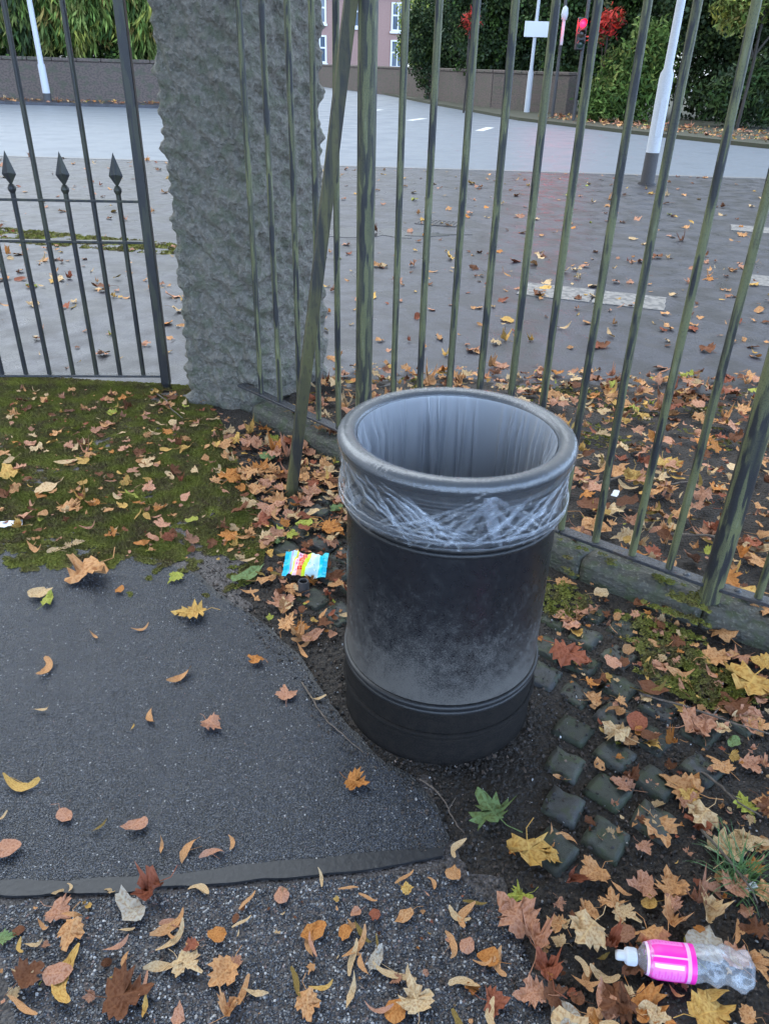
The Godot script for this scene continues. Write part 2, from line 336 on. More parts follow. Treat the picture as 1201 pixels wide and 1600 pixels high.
func leaf_mesh(kind: String, seed_: int) -> ArrayMesh:
	var r := RandomNumberGenerator.new(); r.seed = seed_ * 77 + kind.unicode_at(0)
	var a := Acc.new()
	var nz := FastNoiseLite.new(); nz.seed = seed_; nz.frequency = 1.9; nz.fractal_octaves = 2
	if kind == "W":
		# a lime's seed bract: a narrow tongue, bent and twisted
		var rows := 11; var q := PackedVector3Array(); var uvs := PackedVector2Array()
		var bend := r.randf_range(-2.0, 2.0); var lift := r.randf_range(0.05, 0.5); var twist := r.randf_range(-2.6, 2.6); var wid := r.randf_range(0.06, 0.125); var bend2 := r.randf_range(-1.4, 1.4)
		var pos := Vector2.ZERO; var ang := -bend * 0.5
		for i in rows:
			var t := float(i) / (rows - 1)
			var w := wid * pow(sin(PI * clampf(t * 0.93 + 0.05, 0, 1)), 0.7) * (1.0 + 0.3 * nz.get_noise_2d(t * 2.0, 3.0)) + 0.008
			var side := Vector2(cos(ang), -sin(ang))
			for j in 3:
				var o := (j - 1) * w
				var tw := twist * (t - 0.5)
				q.append(Vector3(pos.x + side.x * o * cos(tw), lift * 4.0 * (t - 0.5) * (t - 0.5) * (0.4 + 0.6 * t) + o * sin(tw) + absf(j - 1.0) * w * 0.3, pos.y + side.y * o * cos(tw)))
				uvs.append(Vector2(0.5 + (j - 1) * 0.2, t))
			pos += Vector2(sin(ang), cos(ang)) / (rows - 1); ang += (bend + bend2 * sin(TAU * t)) / (rows - 1)
		a.grid(q, rows, 3, false, Vector3.ZERO, true, uvs)
		var m0 := q[15]
		a.tube([m0, m0 + Vector3(r.randf_range(-0.3, 0.3), 0.03, 0.3)], [0.010, 0.006], 3, false)
	else:
		var half: Array = MAPLE if kind != "O" else OVAL
		var outline := []
		for q in half: outline.append(q)
		for i in range(half.size() - 2, 0, -1): outline.append(Vector2(-half[i].x, half[i].y))
		var curl: float = {"M": r.randf_range(-0.15, 0.62), "O": r.randf_range(-0.1, 0.6), "C": r.randf_range(0.8, 1.3)}[kind]
		var fold: float = r.randf_range(-0.1, 0.5) if kind != "C" else r.randf_range(0.6, 1.4)
		var lobe := r.randf_range(0.0, 0.75); var torn := r.randf() < 0.4; var tear_at := r.randf_range(0, TAU); var squash := Vector2(r.randf_range(0.7, 1.1), r.randf_range(0.75, 1.1))
		var wave := r.randf_range(0.16, 0.42) if kind != "C" else 0.45
		var mid := Vector2(0, 0.34 if kind != "O" else 0.5)
		var n := outline.size()
		var rings := [0.0, 0.5, 1.0]
		var ids := []
		for k in rings.size():
			for i in n:
				var e: Vector2 = outline[i] * (Vector2(1.0 + 0.24 * nz.get_noise_2d(i * 3.1, 5), 1.0 + 0.2 * nz.get_noise_2d(i * 2.7, 9))) * squash
				if kind != "O": e = e.lerp(mid + (e - mid).normalized() * 0.43 * squash, lobe * 0.6)
				if torn and kind != "O": e = mid.lerp(e, 1.0 - 0.5 * smoothstep(1.0, 0.3, absf(angle_difference((e - mid).angle(), tear_at))))
				var q: Vector2 = mid.lerp(e, rings[k])
				var d := q - mid
				var y := curl * d.length_squared() + fold * absf(q.x) * absf(q.x) + wave * nz.get_noise_2d(q.x, q.y + seed_ * 3.0) * (0.3 + d.length())
				var z := q.y; var x := q.x
				if kind == "C":
					x *= 0.62; z = mid.y + (q.y - mid.y) * 0.75
				ids.append(a.vert(Vector3(x, y, z - mid.y), Vector3.UP, Vector2((q.x + 0.7) / 1.4, (q.y + 0.1) / 1.2)))
		for k in rings.size() - 1:
			for i in n:
				var j := (i + 1) % n
				if k > 0: a.tri(ids[k * n + i], ids[k * n + j], ids[(k + 1) * n + j])
				a.tri(ids[k * n + i] if k > 0 else ids[0], ids[(k + 1) * n + j], ids[(k + 1) * n + i])
		# smooth normals
		var nn := PackedVector3Array(); nn.resize(a.p.size())
		for i in range(0, a.idx.size(), 3):
			var f := (a.p[a.idx[i + 2]] - a.p[a.idx[i]]).cross(a.p[a.idx[i + 1]] - a.p[a.idx[i]])
			for k in 3: nn[a.idx[i + k]] += f
		for i in nn.size(): a.n[i] = nn[i].normalized() if nn[i].length_squared() > 1e-16 else Vector3.UP
		if kind != "O" or seed_ % 2 == 0:
			var b := a.p[n * 2]
			a.tube([b, b + Vector3(r.randf_range(-0.15, 0.15), 0.05, -0.24), b + Vector3(r.randf_range(-0.3, 0.3), 0.02, -0.5)], [0.014, 0.011, 0.013], 3, false)
	var low := 1e9
	for v in a.p: low = minf(low, v.y)
	for i in a.p.size(): a.p[i].y -= low
	return a.mesh()

func leaf(kind: String, k: int) -> ArrayMesh:
	var key := "%s%d" % [kind, k]
	if not leaf_meshes.has(key): leaf_meshes[key] = leaf_mesh(kind, k)
	return leaf_meshes[key]

func inside(poly: Array, x: float, z: float) -> bool:
	return Geometry2D.is_point_in_polygon(Vector2(x, z), PackedVector2Array(poly))

# how high the surface lies
func level(x: float, z: float) -> float:
	if behind_fence(x, z) > 0.0:
		return maxf(0.0, lerpf(0.06, 0.0, clampf((-3.3 - z) / 0.9, 0, 1))) if z > -4.2 and x > -0.55 else 0.0
	if inside(PATCH, x, z): return 0.009
	return 0.003

func behind_fence(x: float, z: float) -> float:
	var best := -1e9
	for i in FENCE.size() - 1:
		var a: Vector2 = FENCE[i]; var b: Vector2 = FENCE[i + 1]
		if x >= a.x and x <= b.x or (i == 0 and x < a.x) or (i == FENCE.size() - 2 and x > b.x):
			best = lerpf(a.y, b.y, (x - a.x) / (b.x - a.x)) - z
	return best

func region_words(x: float, z: float) -> Array:
	if behind_fence(x, z) > 0.0: return ["behind the railings", "leaves in the litter behind the railings"]
	if x > 0.36 and z > -1.02: return ["around the pink-labelled bottle", "leaves around the bottle"]
	if x > 0.16 and z > -1.10: return ["on the dirt in front of the bin", "leaves on the dirt in front of the bin"]
	if x > 0.3: return ["on the cobbled strip", "leaves on the cobbled strip"]
	if inside(PATCH, x, z): return ["on the smooth asphalt patch", "leaves on the asphalt patch"]
	if z > -1.1: return ["on the rough asphalt", "leaves on the rough asphalt"]
	if x > -0.62: return ["in the drift below the stay", "leaves drifted below the stay"]
	return ["on the moss in front of the gate", "leaves on the moss"]

var leaf_log := []
const TONE := {"t": "tan", "p": "pinkish brown", "c": "cream", "y": "yellow", "g": "green", "l": "lime green", "b": "dark brown", "o": "orange", "r": "reddish brown", "s": "pale grey", "v": "olive"}

func put_leaf(x: float, z: float, kind: String, tone: String, size: float, turn: float, y := -1.0) -> void:
	var k := int(absf(x * 7919.0 + z * 104729.0)) % 14
	var o := MeshInstance3D.new()
	var called: String = {"M": "lobed_leaf", "C": "curled_leaf", "O": "oval_leaf", "W": "seed_wing"}[kind]
	o.name = numbered(called)
	o.mesh = leaf(kind, k)
	o.material_override = mats["leaf_%s%d" % [tone, 0 if kind in ["M", "C"] else 1]]
	if y < 0.0: y = level(x, z)
	var s: float = size * {"M": 0.92, "O": 1.0, "W": 1.0, "C": 1.15}[kind]
	o.transform = Transform3D(Basis.from_euler(Vector3(rng.randf_range(-0.1, 0.1), deg_to_rad(turn), rng.randf_range(-0.1, 0.1))).scaled(Vector3.ONE * s), Vector3(x, y + 0.004, z))
	add_child(o)
	var look: String = ("large " if size > 0.105 else ("tiny " if size < 0.035 else ("small " if size < 0.058 else ""))) + TONE[tone] + " " + {"M": "lobed leaf", "C": "curled-up leaf", "O": "rounded leaf", "W": "winged seed bract"}[kind]
	leaf_log.append([o, look, region_words(x, z), x / maxf(0.4, -z), {"W": "seed wing"}.get(kind, "leaf")])

# labels for the leaves: how it looks and where it lies; those alike in one spot are told apart by their order from the left
func label_leaves() -> void:
	var sets := {}
	for l in leaf_log:
		var key: String = l[1] + " " + l[2][0]
		if not sets.has(key): sets[key] = []
		sets[key].append(l)
	for key in sets.keys():
		if sets[key].size() <= 10: continue
		# many alike: tell them apart by where the tip points
		var old: Array = sets[key]
		sets.erase(key)
		for l in old:
			var d: Vector3 = (l[0] as Node3D).basis.z.normalized()
			var way := "tip pointing at the viewer" if d.z > 0.7 else ("tip pointing away" if d.z < -0.7 else ("tip pointing left" if d.x < 0.0 else "tip pointing right"))
			var k2: String = key + ", " + way
			if not sets.has(k2): sets[k2] = []
			sets[k2].append(l)
	var nth := ["leftmost", "second from left", "third from left", "fourth from left", "fifth from left", "sixth from left", "seventh from left", "eighth from left", "ninth from left"]
	for key in sets:
		var a: Array = sets[key]
		a.sort_custom(func(p, q): return p[3] < q[3])
		for i in a.size():
			var words: String = key
			if a.size() > 1 and a.size() <= 10: words = key + ", " + (nth[i] if i < a.size() - 1 else "rightmost")
			tag(a[i][0], words, a[i][4], a[i][2][1])

# ---------------------------------------------------------------- layout, metres; the camera stands at x 0, z 0
const FENCE := [Vector2(-0.72, -3.555), Vector2(0.612, -2.262), Vector2(1.005, -1.972), Vector2(2.6, -1.02)]
const PATCH := [Vector2(-4.500, -0.800), Vector2(-0.847, -0.957), Vector2(-0.771, -0.964), Vector2(-0.618, -0.979), Vector2(-0.436, -0.999), Vector2(-0.253, -1.031), Vector2(-0.117, -1.051), Vector2(0.021, -1.071), Vector2(0.148, -1.089), Vector2(0.172, -1.127), Vector2(0.153, -1.195), Vector2(0.080, -1.295), Vector2(0.001, -1.352), Vector2(-0.076, -1.446), Vector2(-0.155, -1.585), Vector2(-0.231, -1.714), Vector2(-0.321, -1.826), Vector2(-0.426, -1.932), Vector2(-0.533, -2.012), Vector2(-0.619, -2.116), Vector2(-0.745, -2.186), Vector2(-1.003, -2.233), Vector2(-1.217, -2.263), Vector2(-1.491, -2.269), Vector2(-4.500, -2.200)]
const BIN := Vector3(0.158, 0.0, -1.592)
const LEAVES := "-0.983 -2.079 M t 0.181 318;-1.087 -1.978 O c 0.082 130;-1.053 -1.939 O l 0.061 183;-0.847 -2.003 O o 0.041 353;-0.686 -2.083 M l 0.068 333;-0.589 -1.892 M y 0.115 271;-0.955 -1.669 W t 0.092 14;-0.833 -1.759 W t 0.042 238;-0.752 -1.807 W t 0.054 127;-0.532 -1.646 W t 0.087 332;-0.598 -1.489 W t 0.065 26;-0.907 -1.463 W c 0.054 80;-0.430 -1.436 M p 0.060 57;-0.633 -1.407 W y 0.026 190;-0.357 -1.686 M o 0.059 240;-0.268 -1.790 W t 0.061 126;-0.252 -1.556 M p 0.066 194;-0.797 -1.244 W y 0.098 278;-0.700 -1.145 O p 0.047 52;-0.536 -1.124 O p 0.058 293;-0.626 -1.101 W v 0.043 127;-0.834 -1.153 W c 0.035 6;-0.791 -1.056 O p 0.056 110;-0.461 -1.055 W t 0.039 208;-0.411 -1.034 W t 0.074 143;-0.377 -1.049 W p 0.061 93;-0.315 -1.071 W t 0.039 199;-0.384 -0.979 W c 0.059 81;-0.636 -0.982 W c 0.027 36;-0.051 -1.265 M o 0.059 71;-0.143 -1.548 W c 0.049 316;-0.462 -0.969 C r 0.082 316;-0.491 -0.934 O s 0.081 227;-0.630 -0.923 M p 0.062 64;-0.669 -0.908 W t 0.041 67;-0.591 -0.878 M t 0.073 0;-0.696 -0.881 O b 0.028 2;-0.716 -0.868 M g 0.043 107;-0.676 -0.856 W c 0.040 110;-0.502 -0.887 W c 0.038 84;-0.424 -0.902 W p 0.061 85;-0.437 -0.882 W t 0.081 148;-0.415 -0.845 W c 0.072 160;-0.585 -0.804 O p 0.058 101;-0.306 -0.886 O o 0.038 276;-0.276 -0.920 O b 0.021 347;-0.279 -0.813 M t 0.070 320;-0.431 -0.814 W c 0.075 104;-0.677 -0.807 W c 0.051 93;-0.634 -0.797 W c 0.034 353;-0.453 -0.767 M b 0.090 100;-0.546 -0.748 W y 0.123 196;-0.255 -0.750 C t 0.049 152;-0.229 -0.808 W t 0.065 11;-0.190 -0.975 O p 0.040 184;-0.108 -0.992 W c 0.040 212;-0.074 -0.991 W t 0.043 84;-0.031 -0.982 W t 0.045 74;0.045 -1.007 W t 0.049 135;0.113 -1.023 W t 0.038 33;0.170 -1.037 O t 0.044 169;0.175 -1.071 W c 0.059 154;0.065 -0.935 O t 0.042 308;-0.036 -0.940 O p 0.026 300;0.004 -0.935 O r 0.031 1;-0.117 -0.898 O o 0.056 305;-0.055 -0.897 O o 0.036 347;-0.112 -0.847 W t 0.059 173;-0.153 -0.828 W v 0.066 33;-0.056 -0.843 W t 0.072 158;-0.042 -0.813 W c 0.070 181;0.008 -0.847 O s 0.045 156;0.199 -0.934 W c 0.057 246;0.145 -0.906 W t 0.061 356;0.184 -0.913 W t 0.069 161;0.185 -0.972 W v 0.050 94;0.224 -0.857 O o 0.047 246;0.086 -0.811 W c 0.090 241;0.146 -0.801 W c 0.065 90;0.149 -0.759 W v 0.087 29;0.049 -0.757 O o 0.052 131;-0.115 -0.760 M t 0.063 11;-0.044 -0.753 W c 0.061 183;0.269 -1.190 M g 0.125 206;0.339 -1.092 M y 0.122 9;0.306 -0.986 M l 0.059 281;0.288 -0.937 M p 0.099 214;0.319 -0.895 C p 0.079 187;0.394 -1.102 W t 0.054 192;0.470 -1.042 M t 0.074 296;0.647 -1.152 M t 0.099 4;0.739 -1.280 M t 0.115 231;0.684 -1.448 O o 0.045 23;0.843 -1.481 M p 0.112 92;1.044 -1.647 M y 0.189 319;0.994 -1.761 M t 0.118 100;0.548 -1.742 M r 0.139 60;0.586 -1.572 M t 0.067 125;0.593 -1.284 M p 0.075 236;0.869 -1.234 M l 0.073 176;0.916 -1.230 M t 0.067 262;0.631 -1.017 M t 0.065 181;0.570 -1.016 M p 0.065 268;0.612 -0.944 C t 0.086 128;0.462 -0.889 C r 0.061 236;0.501 -0.943 W t 0.052 55;0.438 -0.955 M t 0.055 301;0.627 -0.879 M l 0.055 188;0.661 -0.897 O s 0.097 151;0.746 -0.860 M t 0.060 18;0.352 -0.758 O s 0.063 221;0.512 -0.773 M o 0.078 46;0.621 -0.763 M y 0.090 106;0.416 -0.797 W t 0.060 174;0.473 -0.830 W c 0.066 262;0.914 -1.426 O g 0.053 312;0.552 -1.342 O t 0.041 185;0.429 -1.306 W t 0.044 75;-0.639 -2.796 M o 0.132 174;-0.456 -2.105 O g 0.116 141;-0.433 -2.555 M p 0.114 359;-0.425 -2.626 M t 0.111 279;-0.195 -2.436 M o 0.119 47;-0.274 -2.858 M t 0.107 159;-0.563 -2.353 M o 0.088 351;-0.381 -3.099 M p 0.103 162;-0.513 -3.025 O g 0.095 156;-0.442 -3.128 M r 0.115 90;-0.545 -2.871 M t 0.113 40;-0.301 -2.717 M t 0.098 320;-0.236 -2.890 M c 0.092 76;-0.519 -2.704 M t 0.093 352;-0.392 -3.200 M t 0.117 158;-0.599 -3.118 M p 0.098 247;-0.434 -2.848 M o 0.096 82;-0.726 -3.109 M t 0.098 24;-0.455 -2.458 M r 0.086 41;-0.480 -2.389 W t 0.094 307;-0.399 -2.018 W t 0.075 273;-0.320 -1.970 M p 0.082 207;-0.298 -2.041 M t 0.071 16;-0.389 -2.090 O t 0.064 121;-0.439 -2.202 W c 0.075 304;-0.179 -1.879 W t 0.059 176;-0.132 -1.913 W c 0.068 128;-0.211 -1.701 W t 0.067 233;-1.353 -2.664 O c 0.112 333;-1.544 -2.779 M y 0.110 215;-1.199 -2.521 M t 0.093 74;-1.012 -2.900 O c 0.087 28;-1.259 -2.946 W c 0.171 326;-0.919 -2.835 W c 0.091 16;-1.303 -3.293 O t 0.084 252;-1.524 -3.023 M c 0.073 171;-1.160 -2.204 W c 0.089 106;-1.250 -2.261 W t 0.102 66;-0.864 -2.294 O o 0.055 288;-0.996 -2.347 W c 0.051 67;-0.988 -2.963 W t 0.111 322;1.048 -1.873 M t 0.099 211;0.932 -1.979 M t 0.094 54;0.809 -1.832 W t 0.082 86;0.873 -1.614 W t 0.107 222;0.959 -1.556 M b 0.094 190;1.010 -1.487 M t 0.078 76;0.932 -1.356 M p 0.064 30;0.859 -1.353 M t 0.071 215;0.759 -1.653 W y 0.102 150;0.814 -1.717 W t 0.090 72;0.615 -1.884 W t 0.068 232;0.556 -1.945 O p 0.057 317;0.610 -2.121 M t 0.073 86;1.058 -1.769 M p 0.076 267;1.182 -1.910 M t 0.080 232;0.450 -1.112 W t 0.057 249;0.528 -1.173 W t 0.056 352;0.583 -1.158 W t 0.050 162;0.744 -1.180 M r 0.071 245;0.740 -1.233 M p 0.061 140;0.794 -1.115 O p 0.049 149;0.373 -0.926 M t 0.052 240;0.332 -0.836 C r 0.074 206;0.380 -0.825 W t 0.054 75;0.411 -0.747 M t 0.058 57;0.257 -0.822 W t 0.061 193;0.301 -0.788 M p 0.062 272;0.227 -0.775 M r 0.066 91;0.745 -0.950 W t 0.066 321;0.718 -0.984 W t 0.053 255;0.822 -1.009 M t 0.054 173;0.782 -0.911 W p 0.046 92;0.561 -0.818 W t 0.037 45;0.686 -0.765 M t 0.054 251;0.188 -0.881 O p 0.038 139;-0.351 -0.865 O t 0.028 263;-0.188 -0.775 W c 0.055 280;-0.597 -0.730 W t 0.069 257;-0.345 -0.737 O p 0.039 184"

func _ready() -> void:
	rng.seed = 4711
	# camera
	var cam := Camera3D.new(); add_child(cam); cam.name = "camera"
	cam.fov = 67.38; cam.near = 0.05; cam.far = 600.0
	cam.transform = Transform3D(Basis(Vector3(0.99958, 0.02492, -0.01449), Vector3(-0.02883, 0.86413, -0.50244), Vector3(0.0, 0.50265, 0.86449)).orthonormalized(), Vector3(0, 1.5, 0))
	cam.current = true
	# overcast dusk sky
	var env := Environment.new(); env.background_mode = Environment.BG_SKY
	var sky := Sky.new(); var sm := ProceduralSkyMaterial.new()
	sm.sky_top_color = Color(0.61, 0.725, 0.895); sm.sky_horizon_color = Color(0.76, 0.85, 0.955); sm.sky_curve = 0.2
	sm.ground_bottom_color = Color(0.25, 0.25, 0.25); sm.ground_horizon_color = Color(0.5, 0.52, 0.55); sm.sun_angle_max = 1.0
	sky.sky_material = sm; env.sky = sky
	env.background_energy_multiplier = 0.8
	env.tonemap_mode = Environment.TONE_MAPPER_LINEAR; env.tonemap_exposure = 8.8
	env.sdfgi_enabled = true; env.ssao_enabled = true; env.ssil_enabled = true
	var we := WorldEnvironment.new(); we.environment = env; add_child(we); we.name = "sky_environment"
	var sun := DirectionalLight3D.new(); add_child(sun); sun.name = "sun"
	sun.light_energy = 0.18; sun.light_angular_distance = 80.0; sun.light_color = Color(0.92, 0.96, 1.0); sun.shadow_enabled = true
	sun.basis = Basis.looking_at(Vector3(0.40, -0.85, 0.40))   # the bright side of the sky, over the street

	make_materials()
	build_ground()
	build_fence()
	build_gate()
	build_gatepost()
	build_street()
	build_park_trees()
	build_bin()
	build_bag()
	build_litter()
	build_leaves()
	build_small()

func poly_of(a: Array) -> PackedVector2Array:
	return PackedVector2Array(a)

func ragged(a: Array, amount: float, step := 0.03, seed_ := 1) -> PackedVector2Array:
	# the same outline with an uneven edge
	var nz := FastNoiseLite.new(); nz.seed = seed_; nz.frequency = 5.0; nz.fractal_octaves = 3
	var out := PackedVector2Array()
	for i in a.size():
		var p: Vector2 = a[i]; var q: Vector2 = a[(i + 1) % a.size()]
		var n := clampi(int(p.distance_to(q) / step), 1, 60)
		var s := (q - p).normalized().orthogonal()
		for k in n:
			var w := p.lerp(q, float(k) / n)
			out.append(w + s * nz.get_noise_2d(w.x * 1.0, w.y) * amount)
	return out

func build_ground() -> void:
	var a := Acc.new()
	a.slab(poly_of([Vector2(-250, 200), Vector2(250, 200), Vector2(250, -300), Vector2(-250, -300)]), -0.4, -0.22)
	ground_piece("ground", a, mats.grass_far)
	# earth on the park side
	a = Acc.new()
	a.slab(poly_of([Vector2(-7, 6), Vector2(7, 6), Vector2(7, 1.7), FENCE[3], FENCE[2], FENCE[1], FENCE[0], Vector2(-1.05, -3.83), Vector2(-7, -3.6)]), -0.21, -0.004)
	ground_piece("park_ground", a, mats.soil)
	# older rough asphalt path
	a = Acc.new()
	a.slab(ragged([Vector2(-6.5, 5), Vector2(0.6, 5), Vector2(0.42, -0.3), Vector2(0.36, -0.7), Vector2(0.30, -0.95), Vector2(0.22, -1.1), Vector2(0.10, -1.24), Vector2(-0.10, -1.36), Vector2(-0.25, -1.66), Vector2(-0.42, -1.9), Vector2(-0.52, -2.3), Vector2(-0.66, -2.8), Vector2(-0.82, -3.3), Vector2(-1.0, -3.75), Vector2(-6.5, -3.55)], 0.11, 0.02), -0.10, 0.0)
	var path := ground_piece("path", a, mats.coarse)
	# smooth patch laid over it
	a = Acc.new(); a.slab(ragged(PATCH, 0.016, 0.03, 4), -0.05, 0.006)
	var patch := ground_piece("path_patch", a, mats.patch)
	# the stone chips of both surfaces, each bedded in its bitumen
	var bit := chip_mesh()
	for s in [[path, [Vector2(-0.95, -0.45), Vector2(0.40, -0.45), Vector2(0.30, -0.95), Vector2(0.16, -1.06), Vector2(-0.25, -1.01), Vector2(-0.95, -0.93)], 30000, 0.0019, 0.0047, 0.0005, 0.10], [patch, PATCH, 105000, 0.0017, 0.0034, 0.0062, 0.012]]:
		var xf := []; var cols := []; var area: PackedVector2Array = Geometry2D.offset_polygon(poly_of(s[1]), -0.012)[0]
		while xf.size() < s[2]:
			var x := rng.randf_range(-1.55, 0.42); var z := -2.3 + 1.85 * pow(rng.randf(), 0.75)
			if x < z * 0.66 - 0.16 or not Geometry2D.is_point_in_polygon(Vector2(x, z), area): continue
			var q: float = lerpf(s[3], s[4], pow(rng.randf(), 1.6))
			xf.append(Transform3D(Basis.from_euler(Vector3(rng.randfn() * 0.3, rng.randf() * TAU, rng.randfn() * 0.3)).scaled(Vector3(q, q * 0.6, q)), Vector3(x, s[5] - q * 0.12, z)))
			var k := rng.randf()
			var c := Color(0.026, 0.029, 0.036).lerp(Color(0.066, 0.071, 0.085), rng.randf())
			if k < s[6]: c = Color(0.42, 0.41, 0.40) * rng.randf_range(0.45, 1.1)
			elif k < s[6] * 1.3: c = Color(0.16, 0.11, 0.10)
			cols.append(c)
		scatter("stone_chips", bit, mats.chip, xf, cols, s[0]).set_meta("kind", "stuff")
	# poured tar along the front joint of the patch
	var top := [Vector2(-3.000, -0.930), Vector2(-0.783, -0.989), Vector2(-0.650, -0.994), Vector2(-0.519, -1.005), Vector2(-0.361, -1.025), Vector2(-0.187, -1.053), Vector2(-0.035, -1.075), Vector2(0.077, -1.090), Vector2(0.151, -1.097)]; var low := [Vector2(-3.000, -0.890), Vector2(-0.768, -0.957), Vector2(-0.639, -0.965), Vector2(-0.509, -0.971), Vector2(-0.355, -0.996), Vector2(-0.182, -1.017), Vector2(-0.033, -1.038), Vector2(0.077, -1.057), Vector2(0.150, -1.078)]
	low.reverse()
	a = Acc.new(); a.slab(ragged(top + low, 0.008, 0.015, 9), 0.001, 0.0078)
	ground_piece("path_tar_joint", a, mats.tar)
	# raised earth behind the railings, falling to the pavement
	a = Acc.new()
	var q := PackedVector3Array(); var nz := FastNoiseLite.new(); nz.seed = 8; nz.frequency = 2.0
	var cols := 60; var rows := 26
	for i in rows:
		for j in cols:
			var x := lerpf(-0.5, 5.0, float(j) / (cols - 1))
			var zf := fence_z(x)
			var z := lerpf(zf + 0.02, -4.2 + 0.06 * nz.get_noise_1d(x * 3.0), float(i) / (rows - 1))
			var y := lerpf(0.055, 0.006, clampf((-3.2 - z) / 0.95, 0, 1)) + 0.018 * nz.get_noise_2d(x * 2.0, z * 2.0) - 0.012
			if i == rows - 1: y = -0.02
			q.append(Vector3(x, y, z))
	a.grid(q, rows, cols, false, Vector3.ZERO, true)
	ground_piece("earth_strip", a, mats.soil)
	# pavement, kerb, road
	a = Acc.new()
	a.slab(poly_of([Vector2(-40, -14.3), Vector2(40, -14.0), Vector2(40, 2), Vector2(7.2, 1.7), Vector2(2.6, -1.15), Vector2(1.005, -2.10), Vector2(0.612, -2.39), Vector2(-0.9, -3.86), Vector2(-7, -3.6), Vector2(-40, -3.0)]), -0.2, 0.0)
	ground_piece("pavement", a, mats.pavement)
	a = Acc.new()
	a.slab(poly_of([Vector2(-40, -14.45), Vector2(40, -14.15), Vector2(40, -14.005), Vector2(-40, -14.305)]), -0.21, 0.006)
	ground_piece("kerb", a, mats.far_kerb)
	a = Acc.new()
	a.slab(poly_of([Vector2(-120, -13), Vector2(120, -13), Vector2(120, -140), Vector2(-120, -140)]), -0.21, -0.10)
	ground_piece("road", a, mats.road)
	# far side: verge on the right that follows the bend, pavement on the left
	a = Acc.new()
	a.slab(poly_of([Vector2(60, -8), Vector2(20, -14), Vector2(13.5, -18.2), Vector2(9.4, -21.9), Vector2(6.9, -26), Vector2(4.4, -31), Vector2(1.8, -42), Vector2(-3, -66), Vector2(-6, -84), Vector2(60, -84)]), -0.2, 0.0)
	ground_piece("verge", a, mats.grass_far)
	a = Acc.new()
	a.slab(poly_of([Vector2(-60, -30.0), Vector2(-8.5, -32.2), Vector2(-7.5, -34), Vector2(-9, -60), Vector2(-60, -60)]), -0.2, 0.0)
	ground_piece("far_pavement", a, mats.pavement)
	# damp, weedy joint across the drive beyond the gate
	# white lane marks on the road
	for d in [[Vector2(0.45, -29.2), Vector2(1.0, -30.6)], [Vector2(2.45, -25.2), Vector2(2.95, -26.8)], [Vector2(-1.2, -34.2), Vector2(-0.6, -36.0)]]:
		var e: Vector2 = (d[1] - d[0]).normalized().orthogonal() * 0.12
		a = Acc.new(); a.slab(poly_of([d[0] - e, d[1] - e, d[1] + e, d[0] + e]), -0.12, -0.094)
		ground_piece("road_marking", a, mats.paint)
	# pale stone edging slabs set in the pavement
	var slabs := [[Vector2(1.03, -6.16), Vector2(1.55, -5.98)], [Vector2(1.57, -5.97), Vector2(2.06, -5.80)], [Vector2(3.02, -6.70), Vector2(3.6, -6.45)], [Vector2(3.85, -9.25), Vector2(4.5, -9.0)]]
	for i in slabs.size():
		var e: Vector2 = (slabs[i][1] - slabs[i][0]).normalized().orthogonal() * 0.20
		a = Acc.new(); a.slab(ragged([slabs[i][0] - e, slabs[i][1] - e, slabs[i][1] + e, slabs[i][0] + e], 0.012, 0.06, i), -0.05, 0.006)
		ground_piece("pavement_slab", a, mats.slab)
	# setts beside the bin, laid along the railings
	var setts := Node3D.new(); setts.name = "cobbled_strip"; setts.set_meta("kind", "structure"); add_child(setts)
	var variants := []
	for v in 6: variants.append(sett_mesh(v))
	var u := (FENCE[1] - FENCE[0]).normalized(); var w := Vector2(-u.y, u.x)
	var org: Vector2 = FENCE[1] + w * 0.165
	var tones := [Color.WHITE, Color(0.86, 0.88, 0.84), Color(0.93, 0.92, 0.98), Color(0.78, 0.8, 0.76)]
	var sm := []
	for t in tones: sm.append(tinted(mats.sett, t))
	var made := 0
	for i in range(-11, 7):
		for j in range(0, 9):
			var c: Vector2 = org + u * (i * 0.119 + (0.06 if j % 2 else 0.0) + rng.randf_range(-0.010, 0.010)) + w * (j * 0.118 + rng.randf_range(-0.008, 0.008))
			if Vector2(c.x - BIN.x, c.y - BIN.z).length() < 0.30: continue
			var on := inside([Vector2(-0.52, -2.75), Vector2(-0.22, -2.80), Vector2(0.05, -2.52), Vector2(0.05, -1.85), Vector2(-0.10, -1.72), Vector2(-0.22, -1.85), Vector2(-0.28, -2.12), Vector2(-0.40, -2.42)], c.x, c.y) or inside([Vector2(0.15, -2.2), Vector2(0.6, -2.05), Vector2(1.0, -1.70), Vector2(1.02, -1.42), Vector2(0.70, -1.26), Vector2(0.60, -1.10), Vector2(0.46, -1.06), Vector2(0.30, -1.16), Vector2(0.42, -1.4), Vector2(0.46, -1.75)], c.x, c.y)
			if not on or rng.randf() < 0.10: continue
			var o := obj("cobble", variants[made % 6], sm[made % 4], setts)
			var sink := rng.randf_range(-0.017, -0.009)
			if c.x > 0.36 and c.y > -1.30: sink = -0.006
			o.transform = Transform3D(Basis.from_euler(Vector3(rng.randf_range(-0.06, 0.06), -u.angle() + rng.randf_range(-0.12, 0.12), rng.randf_range(-0.06, 0.06))), Vector3(c.x, sink, c.y))
			made += 1

